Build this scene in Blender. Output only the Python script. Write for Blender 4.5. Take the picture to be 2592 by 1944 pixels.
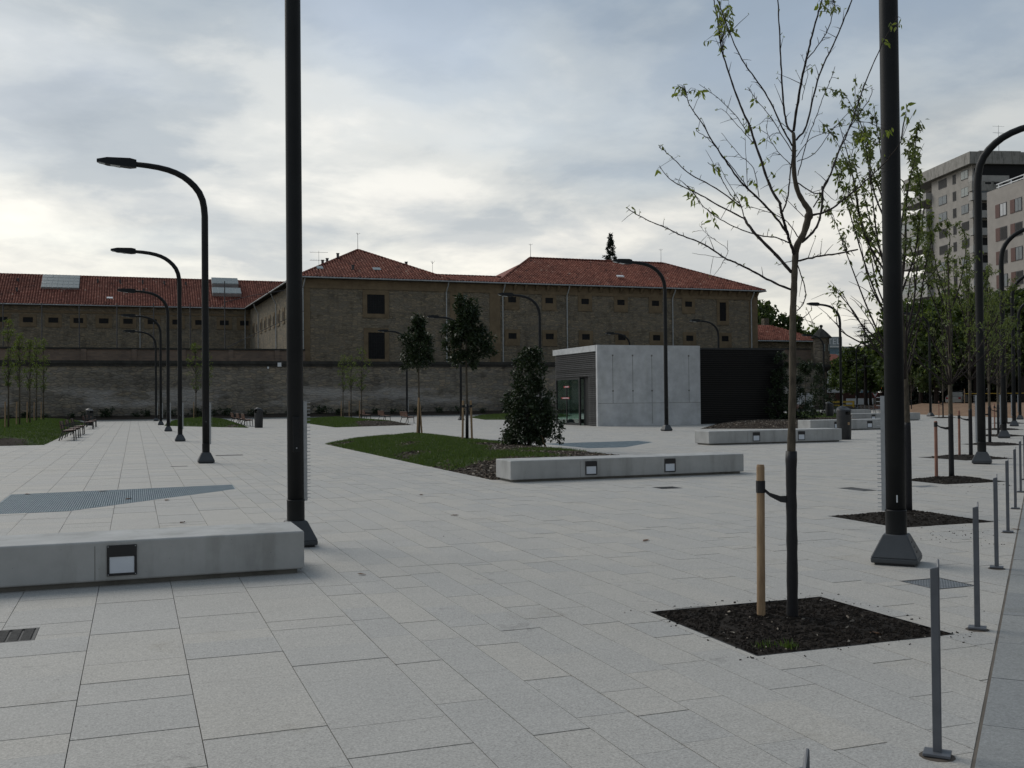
import bpy, bmesh, math, random
from mathutils import Vector, Matrix
R = math.radians
rnd = random.Random(7)
for o in list(bpy.data.objects): bpy.data.objects.remove(o, do_unlink=True)
SC = bpy.context.scene
COL = SC.collection

# ---------------------------------------------------------------- camera
cam_d = bpy.data.cameras.new('camera'); cam = bpy.data.objects.new('camera', cam_d); COL.objects.link(cam)
cam_d.sensor_width = 36.0; cam_d.lens = 36.39; cam_d.clip_end = 5000; cam_d.clip_start = 0.05
rt_ = Vector((0.93942, -0.34263, -0.0095)); up_ = Vector((0.00382, -0.01724, 0.99984)); fw_ = Vector((0.34274, 0.93931, 0.01488))
M = Matrix((rt_, up_, -fw_)).transposed().to_4x4(); M.translation = Vector((0, 0, 1.62))
cam.matrix_world = M
SC.camera = cam

# ---------------------------------------------------------------- render settings
SC.view_settings.view_transform = 'Standard'; SC.view_settings.look = 'None'
SC.view_settings.exposure = 0.1; SC.view_settings.gamma = 1.0
SC.view_settings.use_curve_mapping = False

# ---------------------------------------------------------------- node helper
def N(nt, typ, ins=None, **at):
    n = nt.nodes.new(typ)
    for k, v in at.items(): setattr(n, k, v)
    for k, v in (ins or {}).items():
        s = n.inputs[k]
        if isinstance(v, bpy.types.NodeSocket): nt.links.new(v, s)
        else: s.default_value = v
    return n
def ramp(nt, fac, stops, interp='LINEAR'):
    n = N(nt, 'ShaderNodeValToRGB', {0: fac}); cr = n.color_ramp; cr.interpolation = interp
    while len(cr.elements) < len(stops): cr.elements.new(0.5)
    for e, (p, c) in zip(cr.elements, stops):
        e.position = p; e.color = (*c, 1) if len(c) == 3 else c
    return n.outputs[0]
def mth(nt, op, a, b=None, clamp=False):
    n = N(nt, 'ShaderNodeMath', operation=op, use_clamp=clamp)
    for i, v in enumerate((a, b)):
        if v is None: continue
        if isinstance(v, bpy.types.NodeSocket): nt.links.new(v, n.inputs[i])
        else: n.inputs[i].default_value = v
    return n.outputs[0]
def mixc(nt, fac, a, b, mode='MIX'):
    n = N(nt, 'ShaderNodeMix', data_type='RGBA', blend_type=mode)
    for s, v in ((n.inputs['Factor'], fac), (n.inputs[6], a), (n.inputs[7], b)):
        if isinstance(v, bpy.types.NodeSocket): nt.links.new(v, s)
        else: s.default_value = v if not isinstance(v, tuple) or len(v) == 4 else (*v, 1)
    return n.outputs[2]
def noise(nt, vec, scale, detail=4, rough=.55, dist=0.0):
    n = N(nt, 'ShaderNodeTexNoise', {'Vector': vec, 'Scale': scale, 'Detail': detail, 'Roughness': rough, 'Distortion': dist})
    return n.outputs[0]

# ---------------------------------------------------------------- sky: overcast, thin bright layers with grey-blue bellies
SUN_AZ = R(-28)     # measured from +Y towards +X
SUN_EL = R(40)
w = bpy.data.worlds.new('World'); SC.world = w; w.use_nodes = True
nt = w.node_tree; nt.nodes.clear()
STR = 0.1
sky = N(nt, 'ShaderNodeTexSky', sky_type='NISHITA', sun_disc=False, sun_elevation=SUN_EL, sun_rotation=SUN_AZ, air_density=1.2, dust_density=3.0)
tc = N(nt, 'ShaderNodeTexCoord')
sep = N(nt, 'ShaderNodeSeparateXYZ', {0: tc.outputs['Generated']})
zc = mth(nt, 'ADD', mth(nt, 'MAXIMUM', sep.outputs[2], 0.0), 0.17)
u = mth(nt, 'DIVIDE', sep.outputs[0], zc); v = mth(nt, 'DIVIDE', sep.outputs[1], zc)
pl = N(nt, 'ShaderNodeCombineXYZ', {0: u, 1: v, 2: 0.0}).outputs[0]
OFS = (5.5, 5.5, 0.0)
pl = N(nt, 'ShaderNodeVectorMath', {0: pl, 1: OFS}, operation='ADD').outputs[0]
n1 = noise(nt, pl, 0.68, 7, .50, .22)
n2 = noise(nt, N(nt, 'ShaderNodeVectorMath', {0: pl, 1: (7.3, 2.1, 4.0)}, operation='ADD').outputs[0], 1.9, 8, .56, .22)
cmix = mth(nt, 'ADD', mth(nt, 'MULTIPLY', n1, 0.62), mth(nt, 'MULTIPLY', n2, 0.38))
cmix = mth(nt, 'SUBTRACT', cmix, mth(nt, 'MULTIPLY', mth(nt, 'MAXIMUM', sep.outputs[2], 0.0), 0.16))
cloud = ramp(nt, cmix, [(0.38, (2.5, 3.2, 4.0)), (0.45, (3.6, 4.25, 4.85)), (0.51, (5.4, 5.8, 6.05)), (0.58, (8.0, 8.0, 7.8))], 'EASE')
elev = ramp(nt, sep.outputs[2], [(0.0, (1, 1, 1)), (0.10, (.95, .95, .95)), (0.22, (.42, .42, .42)), (0.42, (0, 0, 0))])
hz = ramp(nt, n2, [(0.40, (7.0, 7.0, 6.8)), (0.50, (9.2, 8.85, 8.0)), (0.60, (11.2, 10.7, 9.4))])
cl2 = mixc(nt, mth(nt, 'MULTIPLY', elev, 0.72), cloud, hz)
thin = ramp(nt, n1, [(0.30, (.42, .42, .42)), (0.52, (.04, .04, .04))])
col = mixc(nt, thin, cl2, mixc(nt, 1.0, sky.outputs[0], (1.6, 1.6, 1.6, 1), 'MULTIPLY'))
# thin overcast: the whole vault is evenly brighter towards the veiled sun than away from it
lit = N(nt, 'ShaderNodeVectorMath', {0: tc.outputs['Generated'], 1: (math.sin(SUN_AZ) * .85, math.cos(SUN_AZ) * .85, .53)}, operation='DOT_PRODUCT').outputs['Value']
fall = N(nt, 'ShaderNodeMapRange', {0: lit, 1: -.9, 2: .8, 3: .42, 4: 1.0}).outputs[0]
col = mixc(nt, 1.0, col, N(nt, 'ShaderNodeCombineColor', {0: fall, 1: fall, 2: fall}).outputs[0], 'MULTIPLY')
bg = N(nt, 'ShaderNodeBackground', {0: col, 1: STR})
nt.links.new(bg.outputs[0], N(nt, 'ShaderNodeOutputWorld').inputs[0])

sd = bpy.data.lights.new('sun', 'SUN'); sun = bpy.data.objects.new('sun', sd); COL.objects.link(sun)
sd.energy = 1.5; sd.angle = R(34); sd.color = (1.0, 0.95, 0.87)
sdir = Vector((math.sin(SUN_AZ) * math.cos(SUN_EL), math.cos(SUN_AZ) * math.cos(SUN_EL), math.sin(SUN_EL)))
sun.rotation_euler = sdir.to_track_quat('Z', 'Y').to_euler()

# ---------------------------------------------------------------- materials
MATS = {}
def new_mat(name):
    m = bpy.data.materials.new(name); m.use_nodes = True; nt = m.node_tree; nt.nodes.clear()
    out = N(nt, 'ShaderNodeOutputMaterial'); MATS[name] = m
    b = N(nt, 'ShaderNodeBsdfPrincipled'); nt.links.new(b.outputs[0], out.inputs[0])
    return m, nt, b, out
def obco(nt, sc=None):
    c = N(nt, 'ShaderNodeTexCoord').outputs['Object']
    if sc: c = N(nt, 'ShaderNodeMapping', {'Vector': c, 'Scale': sc}).outputs[0]
    return c
def attr(nt, name='rnd'): return N(nt, 'ShaderNodeAttribute', attribute_name=name).outputs['Fac']
def bump(nt, b, h, strength, dist):
    n = N(nt, 'ShaderNodeBump', {'Height': h, 'Strength': strength, 'Distance': dist}); nt.links.new(n.outputs[0], b.inputs['Normal'])
def simple(name, c1, c2=None, scale=6, rough=.6, metal=0.0, bmp=0.0, bscale=30, bdist=.01, spec=.5, sc=None, useattr=0.0, detail=5):
    m, nt, b, _ = new_mat(name); co = obco(nt, sc)
    c2 = c2 or tuple(x * .75 for x in c1)
    f = ramp(nt, noise(nt, co, scale, detail, .6), [(.32, c2), (.68, c1)])
    if useattr:
        k = mth(nt, 'ADD', mth(nt, 'MULTIPLY', attr(nt), useattr * 2), 1 - useattr)
        f = mixc(nt, 1.0, f, N(nt, 'ShaderNodeCombineColor', {0: k, 1: k, 2: k}).outputs[0], 'MULTIPLY')
    nt.links.new(f, b.inputs['Base Color'])
    b.inputs['Roughness'].default_value = rough; b.inputs['Metallic'].default_value = metal
    b.inputs['Specular IOR Level'].default_value = spec
    if bmp: bump(nt, b, noise(nt, co, bscale, 5, .6), bmp, bdist)
    return m
# granite paving
def granite(name, base, speck=.16, var=.16):
    m, nt, b, _ = new_mat(name); co = obco(nt)
    f1 = noise(nt, co, 260, 2, .7); f2 = noise(nt, co, 75, 3, .6); big = noise(nt, co, .33, 5, .6); mid = noise(nt, co, 2.6, 5, .62)
    k = mth(nt, 'ADD', mth(nt, 'MULTIPLY', mth(nt, 'SUBTRACT', f1, .5), speck * 3.0), 1.0)
    k = mth(nt, 'ADD', k, mth(nt, 'MULTIPLY', mth(nt, 'SUBTRACT', f2, .5), speck * 3.2))
    k = mth(nt, 'ADD', k, mth(nt, 'MULTIPLY', mth(nt, 'SUBTRACT', noise(nt, co, 24, 3, .6), .5), speck * 1.1))
    k = mth(nt, 'ADD', k, mth(nt, 'MULTIPLY', mth(nt, 'SUBTRACT', attr(nt), .5), var))
    k = mth(nt, 'ADD', k, mth(nt, 'MULTIPLY', mth(nt, 'SUBTRACT', mid, .5), .20))
    st = ramp(nt, noise(nt, co, 1.1, 6, .7, .6), [(.60, (1, 1, 1)), (.74, (.82, .80, .76))])
    hue = ramp(nt, mth(nt, 'ADD', mth(nt, 'MULTIPLY', attr(nt), .45), mth(nt, 'MULTIPLY', big, .55)), [(.30, tuple(base[i] * (0.99, 1.0, 1.012)[i] for i in range(3))), (.68, tuple(base[i] * (1.014, 1.0, .975)[i] for i in range(3)))])
    c = mixc(nt, 1.0, hue, N(nt, 'ShaderNodeCombineColor', {0: k, 1: k, 2: k}).outputs[0], 'MULTIPLY')
    c = mixc(nt, 1.0, c, st, 'MULTIPLY')
    sv = N(nt, 'ShaderNodeTexVoronoi', {'Vector': N(nt, 'ShaderNodeVectorMath', {0: co, 1: N(nt, 'ShaderNodeTexNoise', {'Vector': co, 'Scale': 5.0}).outputs[1]}, operation='ADD').outputs[0], 'Scale': 1.15}).outputs['Distance']
    c = mixc(nt, 1.0, c, ramp(nt, sv, [(.085, (.84, .84, .84)), (.105, (1, 1, 1))]), 'MULTIPLY')
    gum = N(nt, 'ShaderNodeTexVoronoi', {'Vector': co, 'Scale': 3.1}).outputs['Distance']
    c = mixc(nt, 1.0, c, ramp(nt, gum, [(.020, (.62, .62, .60)), (.030, (1, 1, 1))]), 'MULTIPLY')
    nt.links.new(c, b.inputs['Base Color']); b.inputs['Roughness'].default_value = .72; b.inputs['Specular IOR Level'].default_value = .35
    bump(nt, b, f2, .25, .002)
    return m
granite('granite_paving', (.384, .370, .346), .40, .085)
granite('granite_kerb', (.245, .25, .248), .30, .20)
simple('balcony_pale', (.40, .39, .37), (.31, .30, .285), .8, .9)
simple('joint_sand', (.12, .096, .075), (.026, .023, .020), 1.9, .95)
simple('mortar_brown', (.17, .145, .118), (.085, .072, .06), 1.6, .95)
# cast concrete with faint formwork tide marks
def concrete(name, base, stain=.75):
    m, nt, b, _ = new_mat(name); co = obco(nt)
    a = noise(nt, co, 1.7, 6, .62); s = noise(nt, obco(nt, (3.2, 3.2, .55)), 1.0, 5, .65); f = noise(nt, co, 55, 3, .6)
    vo = N(nt, 'ShaderNodeTexVoronoi', {'Vector': co, 'Scale': 15.0}).outputs[0]
    pores = ramp(nt, vo, [(.035, (.35, .35, .35)), (.075, (1, 1, 1))])
    c = ramp(nt, a, [(.30, tuple(x * .80 for x in base)), (.70, tuple(x * 1.1 for x in base))])
    c = mixc(nt, 1.0, c, ramp(nt, s, [(.36, (stain, stain, stain * .98)), (.50, (1, 1, 1))]), 'MULTIPLY')
    c = mixc(nt, .55, c, mixc(nt, 1.0, c, pores, 'MULTIPLY'))
    nt.links.new(c, b.inputs['Base Color']); b.inputs['Roughness'].default_value = .8; b.inputs['Specular IOR Level'].default_value = .3
    bump(nt, b, mth(nt, 'ADD', f, a), .22, .004)
    return m
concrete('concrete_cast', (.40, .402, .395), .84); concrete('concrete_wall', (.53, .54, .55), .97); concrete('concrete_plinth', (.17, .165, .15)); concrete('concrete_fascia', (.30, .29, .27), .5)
simple('lamp_paint', (.017, .018, .019), (.012, .013, .014), 3, .5, 0, .05, 60, .001, .2)
simple('lamp_base_paint', (.055, .060, .066), (.042, .046, .051), 4, .55, 0, .08, 80, .001)
simple('lamp_lens', (.55, .58, .6), (.5, .53, .55), 3, .25)
simple('galvanised', (.40, .42, .44), (.33, .35, .37), 8, .45, .6)
simple('bollard_paint', (.13, .138, .155), (.095, .102, .115), 7, .45, .2, .06, 60, .001)
simple('frame_black', (.016, .016, .018), (.011, .011, .012), 5, .5)
simple('opal_glass', (.66, .70, .76), (.58, .62, .68), 2, .28)
simple('soil_dark', (.031, .025, .020), (.012, .0095, .008), 26, .95, 0, .9, 55, .02, .15)
simple('soil_mulch', (.058, .045, .034), (.022, .017, .013), 14, .95, 0, .9, 40, .02, .15)
simple('bark_chip', (.10, .077, .058), (.036, .027, .021), 30, .9, 0, 0, 1, 1, .2, None, .75)
simple('pale_chip', (.36, .31, .25), (.22, .185, .15), 20, .9, 0, 0, 1, 1, .2, None, .5)
simple('turf', (.060, .085, .024), (.026, .040, .013), 2.2, .95, 0, .8, 35, .03, .15)
simple('bark', (.125, .105, .078), (.055, .046, .036), 24, .9, 0, .5, 60, .004, .2, (1, 1, .35))
simple('bark_branch', (.045, .036, .033), (.022, .018, .017), 24, .85, 0, .3, 60, .003, .25, (1, 1, .4))
simple('tree_wrap', (.014, .014, .017), (.008, .008, .010), 20, .55, 0, .25, 40, .003, .35)
simple('stake_wood', (.40, .275, .165), (.25, .165, .095), 9, .75, 0, .2, 50, .002, .3, (3, 3, .5))
simple('stake_wood_red', (.33, .17, .12), (.21, .10, .075), 9, .75, 0, .2, 50, .002, .3, (3, 3, .5))
simple('strap_black', (.016, .016, .018), (.010, .010, .011), 20, .7)
simple('bench_wood', (.16, .070, .045), (.085, .037, .026), 8, .55, 0, .1, 60, .001, .4, (2, 8, 8), .25)
simple('iron_dark', (.030, .031, .033), (.020, .021, .022), 8, .5, .2)
simple('grate_steel', (.27, .335, .375), (.20, .255, .29), 6, .5, .1)
simple('cover_iron', (.085, .085, .085), (.04, .04, .04), 18, .7, .3)
simple('pit_dark', (.02, .02, .02), (.012, .012, .012), 3, .95)
simple('asphalt', (.075, .075, .075), (.050, .050, .052), 9, .9, 0, .3, 90, .004)
simple('sand_earth', (.25, .165, .11), (.17, .112, .075), 2.2, .95, 0, .6, 8, .05, .15)
simple('field_ground', (.11, .10, .085), (.06, .065, .04), .35, .95, 0, .4, 4, .03, .15)
simple('dry_leaf', (.15, .075, .035), (.07, .037, .02), 30, .8)
simple('gutter_zinc', (.44, .46, .47), (.30, .32, .33), 3, .5, .35)
simple('pipe_dark', (.085, .085, .09), (.05, .05, .055), 5, .6, .3)
simple('window_black', (.013, .014, .016), (.008, .009, .010), 3, .5, 0, 0, 1, 1, .2)
simple('iron_bars', (.035, .035, .037), (.022, .022, .024), 3, .8, 0, 0, 1, 1, .15)
simple('skylight_glass', (.27, .30, .29), (.17, .20, .20), 5, .2)
simple('white_paint', (.70, .72, .74), (.62, .64, .66), 3, .5)
simple('slat_dark', (.060, .061, .063), (.042, .043, .045), 4, .5, 0, 0, 1, 1, .4, None, .3)
simple('slat_black', (.009, .0095, .010), (.006, .0065, .007), 4, .6, 0, 0, 1, 1, .2, None, .3)
simple('render_beige', (.36, .34, .315), (.29, .275, .255), .9, .9, 0, .1, 20, .01, .2)
simple('render_pink', (.36, .335, .31), (.30, .28, .26), .8, .9, 0, .1, 20, .01, .2)
simple('shutter_brown', (.11, .050, .042), (.08, .037, .031), 3, .7)
simple('window_blue', (.10, .13, .15), (.06, .08, .10), .8, .15)
simple('hotel_glass', (.10, .19, .23), (.055, .11, .15), .25, .25)
simple('hotel_panel', (.30, .33, .34), (.24, .27, .28), 1, .6)
simple('red_plastic', (.45, .03, .035), (.35, .025, .03), 3, .5)
simple('yellow_plastic', (.55, .38, .05), (.45, .30, .04), 3, .5)
simple('car_white', (.62, .63, .63), (.58, .59, .59), 1, .25)
simple('cloth_dark', (.02, .021, .026), (.012, .013, .016), 8, .9)
simple('skin', (.42, .26, .19), (.38, .23, .17), 8, .6)
simple('plaster_white', (.56, .57, .58), (.46, .47, .48), .7, .9)
simple('tile_plain', (.24, .075, .05), (.15, .05, .035), 1.2, .9)
# coursed rubble masonry
def masonry(name, cols, mortar, sx=1.5, sz=4.2, patches=None, dirt=.6, wash=None, mscale=.05):
    m, nt, b, _ = new_mat(name); co = N(nt, 'ShaderNodeTexCoord').outputs['Object']
    s = N(nt, 'ShaderNodeSeparateXYZ', {0: co})
    hx = mth(nt, 'ADD', s.outputs[0], mth(nt, 'MULTIPLY', s.outputs[1], .97))
    flat = N(nt, 'ShaderNodeCombineXYZ', {0: mth(nt, 'MULTIPLY', hx, sx), 1: mth(nt, 'MULTIPLY', s.outputs[2], sz), 2: 0.0}).outputs[0]
    wob = N(nt, 'ShaderNodeVectorMath', {0: flat, 1: N(nt, 'ShaderNodeTexNoise', {'Vector': flat, 'Scale': .8}).outputs[1]}, operation='ADD').outputs[0]
    vc = N(nt, 'ShaderNodeTexVoronoi', {'Vector': wob, 'Scale': 1.0, 'Randomness': .9}, voronoi_dimensions='2D')
    ve = N(nt, 'ShaderNodeTexVoronoi', {'Vector': wob, 'Scale': 1.0, 'Randomness': .9}, voronoi_dimensions='2D', feature='DISTANCE_TO_EDGE')
    cs = N(nt, 'ShaderNodeSeparateColor', {0: vc.outputs['Color']})
    c = ramp(nt, cs.outputs[0], [(i / (len(cols) - 1), cc) for i, cc in enumerate(cols)])
    edge = ramp(nt, ve.outputs[0], [(mscale, (1, 1, 1)), (mscale * 2.6, (0, 0, 0))])
    c = mixc(nt, mth(nt, 'MULTIPLY', edge, .75), c, mortar)
    big = noise(nt, flat, .09, 6, .65); md = noise(nt, N(nt, 'ShaderNodeMapping', {'Vector': flat, 'Scale': (.5, .10, 1)}).outputs[0], 1.0, 5, .6)
    c = mixc(nt, 1.0, c, ramp(nt, big, [(.30, (dirt, dirt, dirt)), (.66, (1.06, 1.05, 1.02))]), 'MULTIPLY')
    c = mixc(nt, 1.0, c, ramp(nt, md, [(.33, (.70, .70, .70)), (.50, (1, 1, 1))]), 'MULTIPLY')
    if wash:
        z0, z1, wc = wash
        band = ramp(nt, mth(nt, 'DIVIDE', s.outputs[2], 6.0), [(z0 / 6 - .06, (0, 0, 0)), (z0 / 6 + .03, (1, 1, 1)), (z1 / 6 - .03, (1, 1, 1)), (z1 / 6 + .06, (0, 0, 0))])
        pn = ramp(nt, noise(nt, N(nt, 'ShaderNodeMapping', {'Vector': co, 'Scale': (.16, .16, .5)}).outputs[0], 1.0, 5, .65), [(.46, (0, 0, 0)), (.60, (1, 1, 1))])
        c = mixc(nt, mth(nt, 'MULTIPLY', mth(nt, 'MULTIPLY', band, pn), .62), c, wc)
    nt.links.new(c, b.inputs['Base Color']); b.inputs['Roughness'].default_value = .92; b.inputs['Specular IOR Level'].default_value = .2
    h = mth(nt, 'ADD', mth(nt, 'MULTIPLY', ramp(nt, ve.outputs[0], [(0, (0, 0, 0)), (.16, (1, 1, 1))]), 1.0), mth(nt, 'MULTIPLY', cs.outputs[1], .6))
    bump(nt, b, h, .8, .05)
    return m
masonry('facade_stone', [(.17, .148, .113), (.265, .226, .168), (.215, .19, .152), (.315, .262, .187), (.19, .17, .138), (.245, .22, .18)], (.185, .164, .131), 1.9, 5.8, None, .86)
masonry('wall_stone', [(.145, .134, .117), (.285, .256, .208), (.22, .206, .183), (.325, .277, .21), (.24, .226, .206)], (.19, .178, .158), 1.7, 4.3, None, .6, (1.3, 2.9, (.44, .425, .41)))
masonry('tower_stone', [(.15, .13, .10), (.21, .18, .14), (.17, .15, .12)], (.15, .13, .11), 1.2, 3.0)
simple('ashlar', (.215, .165, .105), (.15, .115, .075), 1.4, .9, 0, .2, 12, .01, .2)
simple('coping_dark', (.055, .054, .050), (.03, .03, .028), 2.0, .95, 0, .5, 20, .02, .2)
# thin pinkish brickwork
m, nt, b, _ = new_mat('brickwork'); co = N(nt, 'ShaderNodeTexCoord').outputs['Object']; s = N(nt, 'ShaderNodeSeparateXYZ', {0: co})
fl = N(nt, 'ShaderNodeCombineXYZ', {0: s.outputs[0], 1: s.outputs[2], 2: 0.0}).outputs[0]
bt = N(nt, 'ShaderNodeTexBrick', {'Vector': fl, 'Color1': (.21, .155, .12, 1), 'Color2': (.15, .115, .095, 1), 'Mortar': (.17, .15, .135, 1), 'Scale': 1.0, 'Mortar Size': .012, 'Brick Width': .5, 'Row Height': .16})
cc = mixc(nt, 1.0, bt.outputs[0], ramp(nt, noise(nt, fl, .35, 5, .6), [(.3, (.72, .72, .72)), (.65, (1.12, 1.1, 1.06))]), 'MULTIPLY')
nt.links.new(cc, b.inputs['Base Color']); b.inputs['Roughness'].default_value = .92
# roof tile: every barrel tile has its own shade
m, nt, b, _ = new_mat('roof_tile'); co = obco(nt)
c = ramp(nt, attr(nt), [(0, (.095, .035, .028)), (.25, (.185, .067, .050)), (.55, (.25, .095, .070)), (.82, (.32, .145, .11)), (1, (.34, .215, .175))])
c = mixc(nt, 1.0, c, ramp(nt, noise(nt, co, .28, 6, .65), [(.30, (.62, .60, .60)), (.66, (1.08, 1.05, 1.0))]), 'MULTIPLY')
nt.links.new(c, b.inputs['Base Color']); b.inputs['Roughness'].default_value = .9; b.inputs['Specular IOR Level'].default_value = .2
# leaves
def leaf_mat(name, c1, c2, transl, rough, spec=.5):
    m, nt, b, out = new_mat(name)
    c = ramp(nt, attr(nt), [(0, c1), (1, c2)])
    nt.links.new(c, b.inputs['Base Color']); b.inputs['Roughness'].default_value = rough; b.inputs['Specular IOR Level'].default_value = spec
    t = N(nt, 'ShaderNodeBsdfTranslucent', {0: mixc(nt, 1.0, c, (1.5, 1.5, .8, 1), 'MULTIPLY')})
    mx = N(nt, 'ShaderNodeMixShader', {0: transl, 1: b.outputs[0], 2: t.outputs[0]}); nt.links.new(mx.outputs[0], out.inputs[0])
leaf_mat('leaf_spring', (.10, .135, .030), (.17, .205, .050), .50, .5)
leaf_mat('leaf_street', (.070, .098, .028), (.125, .155, .048), .42, .5)
leaf_mat('leaf_young', (.045, .075, .014), (.115, .150, .028), .38, .55)
leaf_mat('leaf_glossy', (.013, .024, .011), (.040, .060, .026), .10, .45, .3)
leaf_mat('leaf_park', (.032, .055, .015), (.085, .120, .032), .30, .6)
leaf_mat('leaf_conifer', (.012, .022, .014), (.026, .038, .022), .1, .7)
leaf_mat('grass_blade', (.035, .065, .012), (.075, .115, .025), .3, .6)
# clear shop glass
m, nt, b, out = new_mat('clear_glass'); tr = N(nt, 'ShaderNodeBsdfTransparent', {0: (.80, .90, .86, 1)}); gl = N(nt, 'ShaderNodeBsdfGlossy', {0: (.9, .95, .93, 1), 1: .03})
nt.links.new(N(nt, 'ShaderNodeMixShader', {0: .16, 1: tr.outputs[0], 2: gl.outputs[0]}).outputs[0], out.inputs[0])
# signal lamp
m, nt, b, out = new_mat('signal_red'); b.inputs['Base Color'].default_value = (.8, .1, .02, 1); b.inputs['Emission Color'].default_value = (1, .16, .03, 1); b.inputs['Emission Strength'].default_value = 4.0

# ---------------------------------------------------------------- mesh builder
class MB:
    def __init__(s): s.v = []; s.f = []; s.r = []; s.cur = .5; s.sm = False
    def vert(s, p): s.v.append(tuple(p)); return len(s.v) - 1
    def face(s, idx): s.f.append(tuple(idx)); s.r.append(s.cur)
    def poly(s, pts): s.face([s.vert(p) for p in pts])
    def box(s, x0, x1, y0, y1, z0, z1, bottom=True):
        i = len(s.v)
        s.v += [(x0, y0, z0), (x1, y0, z0), (x1, y1, z0), (x0, y1, z0), (x0, y0, z1), (x1, y0, z1), (x1, y1, z1), (x0, y1, z1)]
        fs = [(4, 5, 6, 7), (0, 1, 5, 4), (1, 2, 6, 5), (2, 3, 7, 6), (3, 0, 4, 7)] + ([(3, 2, 1, 0)] if bottom else [])
        for f in fs: s.face([i + k for k in f])
        return s
    def frustum(s, a, z0, b, z1):   # two rectangles (x0,x1,y0,y1)
        i = len(s.v)
        for (x0, x1, y0, y1), z in ((a, z0), (b, z1)): s.v += [(x0, y0, z), (x1, y0, z), (x1, y1, z), (x0, y1, z)]
        for f in [(4, 5, 6, 7), (0, 1, 5, 4), (1, 2, 6, 5), (2, 3, 7, 6), (3, 0, 4, 7), (3, 2, 1, 0)]: s.face([i + k for k in f])
        return s
    def obox(s, c, ax, hx, ay, hy, az, hz):
        c = Vector(c); i = len(s.v)
        for k in range(8):
            p = c + ax * (hx if k & 1 else -hx) + ay * (hy if k & 2 else -hy) + az * (hz if k & 4 else -hz); s.v.append(tuple(p))
        for f in [(0, 2, 3, 1), (4, 5, 7, 6), (0, 1, 5, 4), (2, 6, 7, 3), (0, 4, 6, 2), (1, 3, 7, 5)]: s.face([i + k for k in f])
        return s
    def tube(s, pts, rad, n=8, cap=True):
        pts = [Vector(p) for p in pts]; rings = []
        if not isinstance(rad, (list, tuple)): rad = [rad] * len(pts)
        up = None
        for i, p in enumerate(pts):
            t = (pts[min(i + 1, len(pts) - 1)] - pts[max(i - 1, 0)]).normalized()
            if up is None: up = t.orthogonal().normalized()
            up = (up - t * up.dot(t))
            up = up.normalized() if up.length > 1e-6 else t.orthogonal().normalized()
            bn = t.cross(up); r = rad[i]; base = len(s.v)
            for k in range(n):
                a = 2 * math.pi * k / n; s.v.append(tuple(p + up * (math.cos(a) * r) + bn * (math.sin(a) * r)))
            rings.append(base)
        for a, b in zip(rings, rings[1:]):
            for k in range(n): s.face((a + k, a + (k + 1) % n, b + (k + 1) % n, b + k))
        if cap:
            s.face([rings[0] + k for k in reversed(range(n))]); s.face([rings[-1] + k for k in range(n)])
        return s
    def lathe(s, prof, n=24, c=(0, 0)):
        base = len(s.v)
        for r, z in prof:
            for k in range(n):
                a = 2 * math.pi * k / n; s.v.append((c[0] + r * math.cos(a), c[1] + r * math.sin(a), z))
        for j in range(len(prof) - 1):
            for k in range(n): s.face((base + j * n + k, base + j * n + (k + 1) % n, base + (j + 1) * n + (k + 1) % n, base + (j + 1) * n + k))
        return s
    def prism(s, poly, z0, z1):
        i = len(s.v); n = len(poly)
        s.v += [(x, y, z0) for x, y in poly] + [(x, y, z1) for x, y in poly]
        s.face([i + n + k for k in range(n)]); s.face([i + k for k in reversed(range(n))])
        for k in range(n): s.face((i + k, i + (k + 1) % n, i + n + (k + 1) % n, i + n + k))
        return s
    def mesh(s, name, mat=None, smooth=False):
        me = bpy.data.meshes.new(name); me.from_pydata(s.v, [], s.f)
        a = me.attributes.new('rnd', 'FLOAT', 'FACE'); a.data.foreach_set('value', s.r)
        if mat: me.materials.append(MATS[mat])
        if smooth: me.polygons.foreach_set('use_smooth', [True] * len(me.polygons))
        me.update(); return me
    def obj(s, name, mat, parent=None, smooth=False, loc=None): return link(name, s.mesh(name, mat, smooth), parent, loc)
def link(name, me, parent=None, loc=None, rz=0.0):
    o = bpy.data.objects.new(name, me); COL.objects.link(o)
    if parent: o.parent = parent
    if loc: o.location = loc
    if rz: o.rotation_euler = (0, 0, rz)
    return o
def tag(o, label=None, cat=None, group=None, kind=None):
    if label: o['label'] = label
    if cat: o['category'] = cat
    if group: o['group'] = group
    if kind: o['kind'] = kind
    return o
def thing(name, label, cat, loc=(0, 0, 0), rz=0.0, group=None):
    o = link(name, None, None, loc, rz); o.empty_display_size = .2; return tag(o, label, cat, group)
def dup(root, loc, rz, label, group=None, sc=None):
    def cp(o, par):
        c = o.copy(); COL.objects.link(c); c.parent = par
        for ch in KIDS.get(o.name, []): cp(ch, c)
        return c
    r = cp(root, None); r.location = loc; r.rotation_euler = (0, 0, rz)
    if sc: r.scale = (sc, sc, sc)
    r['label'] = label
    if group: r['group'] = group
    return r
KIDS = {}
def index_kids():
    KIDS.clear()
    for o in bpy.data.objects:
        if o.parent: KIDS.setdefault(o.parent.name, []).append(o)
ORD = ['first', 'second', 'third', 'fourth', 'fifth', 'sixth', 'seventh', 'eighth', 'ninth', 'tenth', 'eleventh', 'twelfth', 'thirteenth', 'fourteenth', 'fifteenth', 'sixteenth', 'seventeenth', 'eighteenth', 'nineteenth', 'twentieth']
ORD += ['twenty-' + w_ for w_ in ORD[:9]] + ['thirtieth'] + ['thirty-' + w_ for w_ in ORD[:9]]
def bevel(o, w=.012, seg=2):
    md = o.modifiers.new('bevel', 'BEVEL'); md.width = w; md.segments = seg; md.limit_method = 'ANGLE'; md.angle_limit = R(40); return o
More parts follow.
